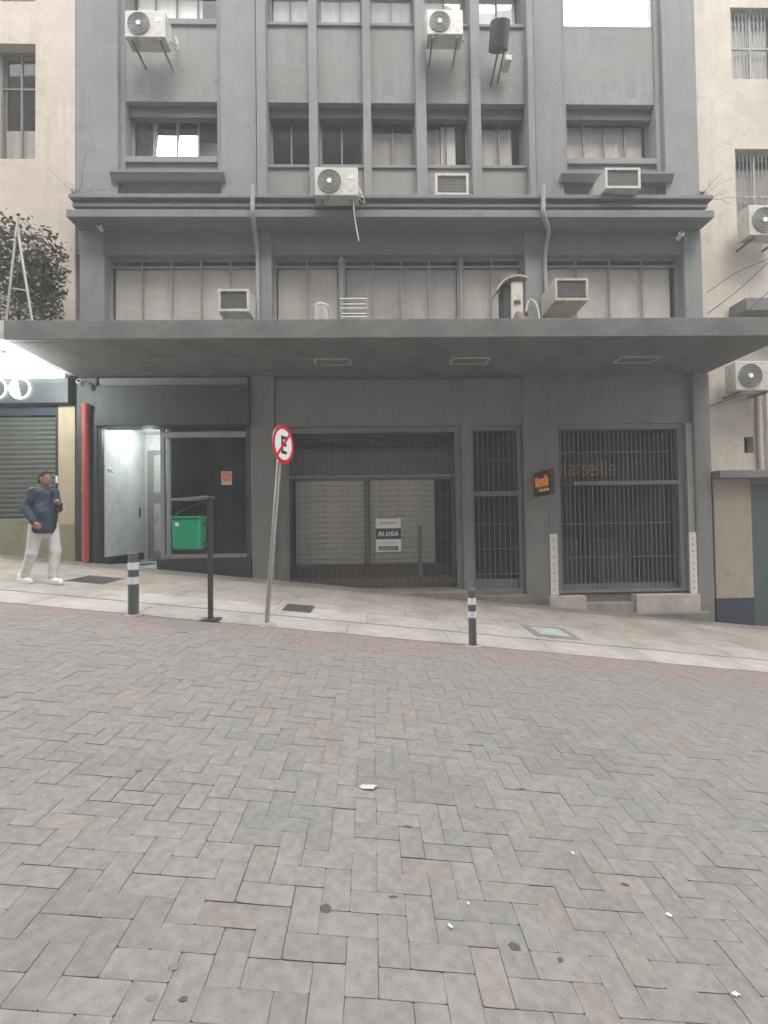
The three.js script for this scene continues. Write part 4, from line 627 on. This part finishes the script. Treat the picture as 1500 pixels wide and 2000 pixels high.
// ------------------------------------------------------------ the walking man
{
  const X = -5.02, D = 7.5, t = thing('person', 'walking man in navy jacket, pale trousers and white sneakers', 'person', [X, groundY(X, D) - 0.005, -D]);
  t.scale.set(0.82, 1, 0.92);
  const V = (x, y, z) => new THREE.Vector3(x, y, z);
  const cap = (a, b, ra, rb, sx = 1) => { const A = V(...a), B = V(...b), d = B.clone().sub(A), L2 = d.dot(d); const p = new THREE.Vector3(); return (x, y, z) => { p.set(x - A.x, y - A.y, z - A.z); const h = clamp(p.dot(d) / L2, 0, 1); p.addScaledVector(d, -h); return p.length() - mix(ra, rb, h); }; };
  const ell = (c, r) => (x, y, z) => { const a = (x - c[0]) / r[0], b = (y - c[1]) / r[1], e = (z - c[2]) / r[2], k = Math.hypot(a, b, e); return (k - 1) * Math.min(...r); };
  const smin = (a, b, k) => { const h = clamp(0.5 + 0.5 * (b - a) / k, 0, 1); return mix(b, a, h) - k * h * (1 - h); };
  const uni = (list, k) => (x, y, z) => list.reduce((s, f) => s === null ? f(x, y, z) : smin(s, f(x, y, z), k), null);
  function mesh(f, lo, hi, cell) {
    const size = Math.max(hi[0] - lo[0], hi[1] - lo[1], hi[2] - lo[2]), res = Math.ceil(size / cell) + 4, c = [0, 1, 2].map(i => (lo[i] + hi[i]) / 2), half = size / 2 + 2 * cell;
    const mc = new MarchingCubes(res, new THREE.MeshStandardMaterial(), false, false, 400000); mc.isolation = 0; mc.reset();
    for (let k = 0; k < res; k++) for (let j = 0; j < res; j++) for (let i = 0; i < res; i++) { const s = res / 2; mc.field[k * res * res + j * res + i] = -f(c[0] + (i - s) / s * half, c[1] + (j - s) / s * half, c[2] + (k - s) / s * half); }
    mc.update(); const n = mc.count, P = new Float32Array(n * 3), Nn = new Float32Array(n * 3);
    for (let i = 0; i < n; i++) { for (let a = 0; a < 3; a++) { P[i * 3 + a] = c[a] + mc.positionArray[i * 3 + a] * half; } }
    const e = 0.004; for (let i = 0; i < n; i++) { const x = P[i * 3], y = P[i * 3 + 1], z = P[i * 3 + 2]; const q = V(f(x + e, y, z) - f(x - e, y, z), f(x, y + e, z) - f(x, y - e, z), f(x, y, z + e) - f(x, y, z - e)).normalize(); Nn.set([q.x, q.y, q.z], i * 3); }
    const g = new THREE.BufferGeometry(); g.setAttribute('position', new THREE.BufferAttribute(P, 3)); g.setAttribute('normal', new THREE.BufferAttribute(Nn, 3)); return metres(g);
  }
  // joints: facing right, chest turned half towards the street
  const J = { neck: [0.0, 1.47, 0], head: [0.025, 1.6, 0.01], sN: [-0.125, 1.39, 0.12], sF: [0.1, 1.385, -0.12], eN: [-0.19, 1.13, 0.2], wN: [-0.01, 0.935, 0.24], eF: [0.2, 1.15, -0.07], wF: [0.3, 1.2, 0.04], hN: [-0.08, 0.86, 0.09], hF: [0.06, 0.86, -0.09], kN: [-0.14, 0.47, 0.12], aN: [-0.3, 0.12, 0.1], kF: [0.17, 0.49, -0.04], aF: [0.16, 0.1, 0.0] };
  const skin = mat('skin', [0.3, 0.155, 0.1], { roughness: 0.6 });
  const fingers = (w, dir, side, curl) => { const fs = []; const base = V(...w), d = V(...dir).normalize(), s = V(...side).normalize(), n = d.clone().cross(s); const palm = base.clone().addScaledVector(d, 0.085); fs.push(cap(base.toArray(), palm.toArray(), 0.026, 0.034)); for (let k = 0; k < 4; k++) { const o = palm.clone().addScaledVector(s, (k - 1.5) * 0.019), L = [0.032, 0.038, 0.036, 0.028][k]; const a = o.clone().addScaledVector(d, L).addScaledVector(n, curl * L * 0.5), b = a.clone().addScaledVector(d, L * 0.35).addScaledVector(n, curl * L * 0.95); fs.push(cap(o.toArray(), a.toArray(), 0.0105, 0.0098), cap(a.toArray(), b.toArray(), 0.0098, 0.0085)); } const tb = base.clone().addScaledVector(d, 0.03).addScaledVector(s, -0.032), tm = tb.clone().addScaledVector(d, 0.035).addScaledVector(s, -0.018), te = tm.clone().addScaledVector(d, 0.03).addScaledVector(n, curl * 0.015); fs.push(cap(tb.toArray(), tm.toArray(), 0.014, 0.011), cap(tm.toArray(), te.toArray(), 0.011, 0.009)); return fs; };
  const torso = [cap([0, 1.33, 0], [0, 1.0, 0.01], 0.12, 0.15), cap(J.sN, J.sF, 0.05, 0.05)];
  const headParts = [ell(J.head, [0.088, 0.118, 0.08]), ell([0.06, 1.535, 0.025], [0.05, 0.048, 0.052]), cap([0.0, 1.42, 0], [0.01, 1.54, 0.0], 0.062, 0.06)];
  const faceDetail = [cap([0.1, 1.615, 0.048], [0.122, 1.577, 0.058], 0.01, 0.017), ell([0.0, 1.59, 0.088], [0.024, 0.034, 0.012]), ell([0.01, 1.59, -0.08], [0.024, 0.034, 0.012]), ell([0.097, 1.535, 0.047], [0.014, 0.008, 0.022])];
  const eyes = [ell([0.086, 1.612, 0.066], [0.012, 0.008, 0.014]), ell([0.104, 1.612, 0.012], [0.012, 0.008, 0.014])];
  const headF0 = uni([...headParts, ...faceDetail], 0.014);
  const headF = (x, y, z) => Math.max(headF0(x, y, z), -Math.min(eyes[0](x, y, z), eyes[1](x, y, z)));
  const bodyF = uni([...torso, cap(J.sN, J.eN, 0.055, 0.045), cap(J.eN, J.wN, 0.045, 0.028), cap(J.sF, J.eF, 0.055, 0.045), cap(J.eF, J.wF, 0.045, 0.028), cap(J.hN, J.kN, 0.1, 0.06), cap(J.kN, J.aN, 0.06, 0.038), cap(J.hF, J.kF, 0.1, 0.06), cap(J.kF, J.aF, 0.06, 0.038), cap([0, 1.42, 0], [0.01, 1.54, 0], 0.06, 0.058)], 0.03);
  const handN = uni(fingers(J.wN, [0.82, -0.5, 0.1], [0.35, 0.55, -0.3], -0.7), 0.006), handF = uni(fingers(J.wF, [0.25, 0.5, 0.75], [0.9, 0.1, -0.2], -0.6), 0.006);
  const body = part('body', join([mesh(bodyF, [-0.45, 0, -0.3], [0.45, 1.55, 0.4], 0.014), mesh(headF, [-0.12, 1.4, -0.12], [0.17, 1.75, 0.15], 0.0045), mesh(handN, [-0.1, 0.78, 0.15], [0.12, 1.0, 0.35], 0.004), mesh(handF, [0.22, 1.1, -0.04], [0.48, 1.38, 0.22], 0.004)]), skin, t);
  const hair0 = uni([ell([0.005, 1.635, 0.002], [0.1, 0.108, 0.092]), ell([-0.045, 1.58, 0], [0.058, 0.075, 0.076])], 0.02);
  part('hair', mesh((x, y, z) => Math.max(hair0(x, y, z), -(ell([0.1, 1.575, 0.03], [0.085, 0.095, 0.1])(x, y, z)), 1.535 - y), [-0.13, 1.48, -0.12], [0.14, 1.76, 0.12], 0.006), mat('hair', [0.02, 0.016, 0.013], { roughness: 0.7 }), body);
  // jacket, loose round the belly
  const wr = (x, y, z) => 0.004 * Math.sin(y * 27 + x * 31 + z * 22) + 0.003 * Math.sin(x * 57 + z * 49 - y * 33);
  const jac0 = uni([cap([0.0, 1.33, 0], [0.0, 1.04, 0.015], 0.15, 0.2), cap([0.0, 1.06, 0.02], [-0.005, 0.86, 0.02], 0.2, 0.2), cap(J.sN, J.sF, 0.072, 0.072), cap(J.sN, J.eN, 0.074, 0.066), cap(J.eN, J.wN, 0.066, 0.05), cap(J.sF, J.eF, 0.074, 0.064), cap(J.eF, J.wF, 0.064, 0.05), cap([0.0, 1.38, 0], [0.0, 1.48, 0], 0.13, 0.074)], 0.03);
  const cut = (f, lo) => (x, y, z) => Math.max(f(x, y, z) + wr(x, y, z), lo - y - 0.03 * x, y - 1.5);
  const neckHole = cap([0.01, 1.42, 0], [0.03, 1.6, 0.01], 0.066, 0.07), vee = cap([0.15, 1.28, 0.15], [0.08, 1.5, 0.08], 0.005, 0.035);
  const cuffN = V(...J.wN), cuffF = V(...J.wF);
  const jacket = part('jacket', mesh((x, y, z) => { let d = cut(jac0, 0.765)(x, y, z); d = Math.max(d, -neckHole(x, y, z), -vee(x, y, z)); d = Math.max(d, -(Math.hypot(x - cuffN.x - 0.05, y - cuffN.y + 0.035, z - cuffN.z - 0.005) - 0.05), -(Math.hypot(x - cuffF.x - 0.01, y - cuffF.y - 0.035, z - cuffF.z - 0.045) - 0.05)); return d; }, [-0.42, 0.74, -0.32], [0.42, 1.54, 0.42], 0.011), mat('navyJacket', [0.02, 0.028, 0.055], { roughness: 0.6, bumpMap: texRelief, bumpScale: 0.004 }), body);
  part('zip', tube([[0.085, 1.36, 0.095], [0.115, 1.22, 0.13], [0.135, 1.02, 0.15], [0.13, 0.82, 0.15]], 0.006, 5, 20), M.black, jacket);
  const tro0 = uni([cap([-0.01, 0.92, 0.01], [-0.01, 0.84, 0.01], 0.165, 0.16), cap(J.hN, J.kN, 0.12, 0.088), cap(J.kN, [-0.28, 0.14, 0.1], 0.088, 0.07), cap(J.hF, J.kF, 0.118, 0.088), cap(J.kF, [0.155, 0.12, 0.0], 0.088, 0.074)], 0.03);
  part('trousers', mesh((x, y, z) => Math.max(tro0(x, y, z) + 0.004 * Math.sin(y * 31 + x * 40 + z * 33) * clamp((0.7 - y) * 3, 0.2, 1), 0.085 - y, y - 0.93), [-0.45, 0.05, -0.3], [0.36, 0.97, 0.32], 0.011), mat('paleTrousers', [0.55, 0.52, 0.5], { roughness: 0.85 }), body);
  for (const [a, b, yaw] of [[[-0.37, 0.055, 0.1], [-0.17, 0.04, 0.13], 0], [[0.11, 0.05, 0.0], [0.33, 0.042, 0.05], 0]]) {
    const dy = -SLOPE * (a[0] + b[0]) / 2 * 0.6; const lo = dy + 0.004;
    const up = uni([cap([a[0], a[1] + dy, a[2]], [b[0], b[1] + dy, b[2]], 0.05, 0.042), cap([a[0] + 0.02, 0.11 + dy, a[2]], [a[0] + 0.08, 0.07 + dy, a[2] + 0.01], 0.05, 0.045)], 0.03);
    const shoe = part('shoe', mesh((x, y, z) => Math.max(up(x, y, z), lo + 0.022 - y), [a[0] - 0.08, -0.06, a[2] - 0.1], [b[0] + 0.08, 0.18, b[2] + 0.1], 0.007), M.whiteClean, body);
    const sole = uni([cap([a[0], 0.02 + lo, a[2]], [b[0] + 0.01, 0.02 + lo, b[2]], 0.05, 0.045)], 0.01); part('sole', mesh((x, y, z) => Math.max(sole(x, y, z), lo - 0.004 - y, y - lo - 0.024), [a[0] - 0.08, -0.06, a[2] - 0.08], [b[0] + 0.08, 0.1, b[2] + 0.1], 0.006), M.band, shoe);
  }
}
scene.traverse(o => { if (o.isMesh) { o.castShadow = true; o.receiveShadow = true; } });
sun.castShadow = true;
scene.fog = new THREE.FogExp2(0xe4e6e8, 0.0078);
renderer.render(scene, camera);
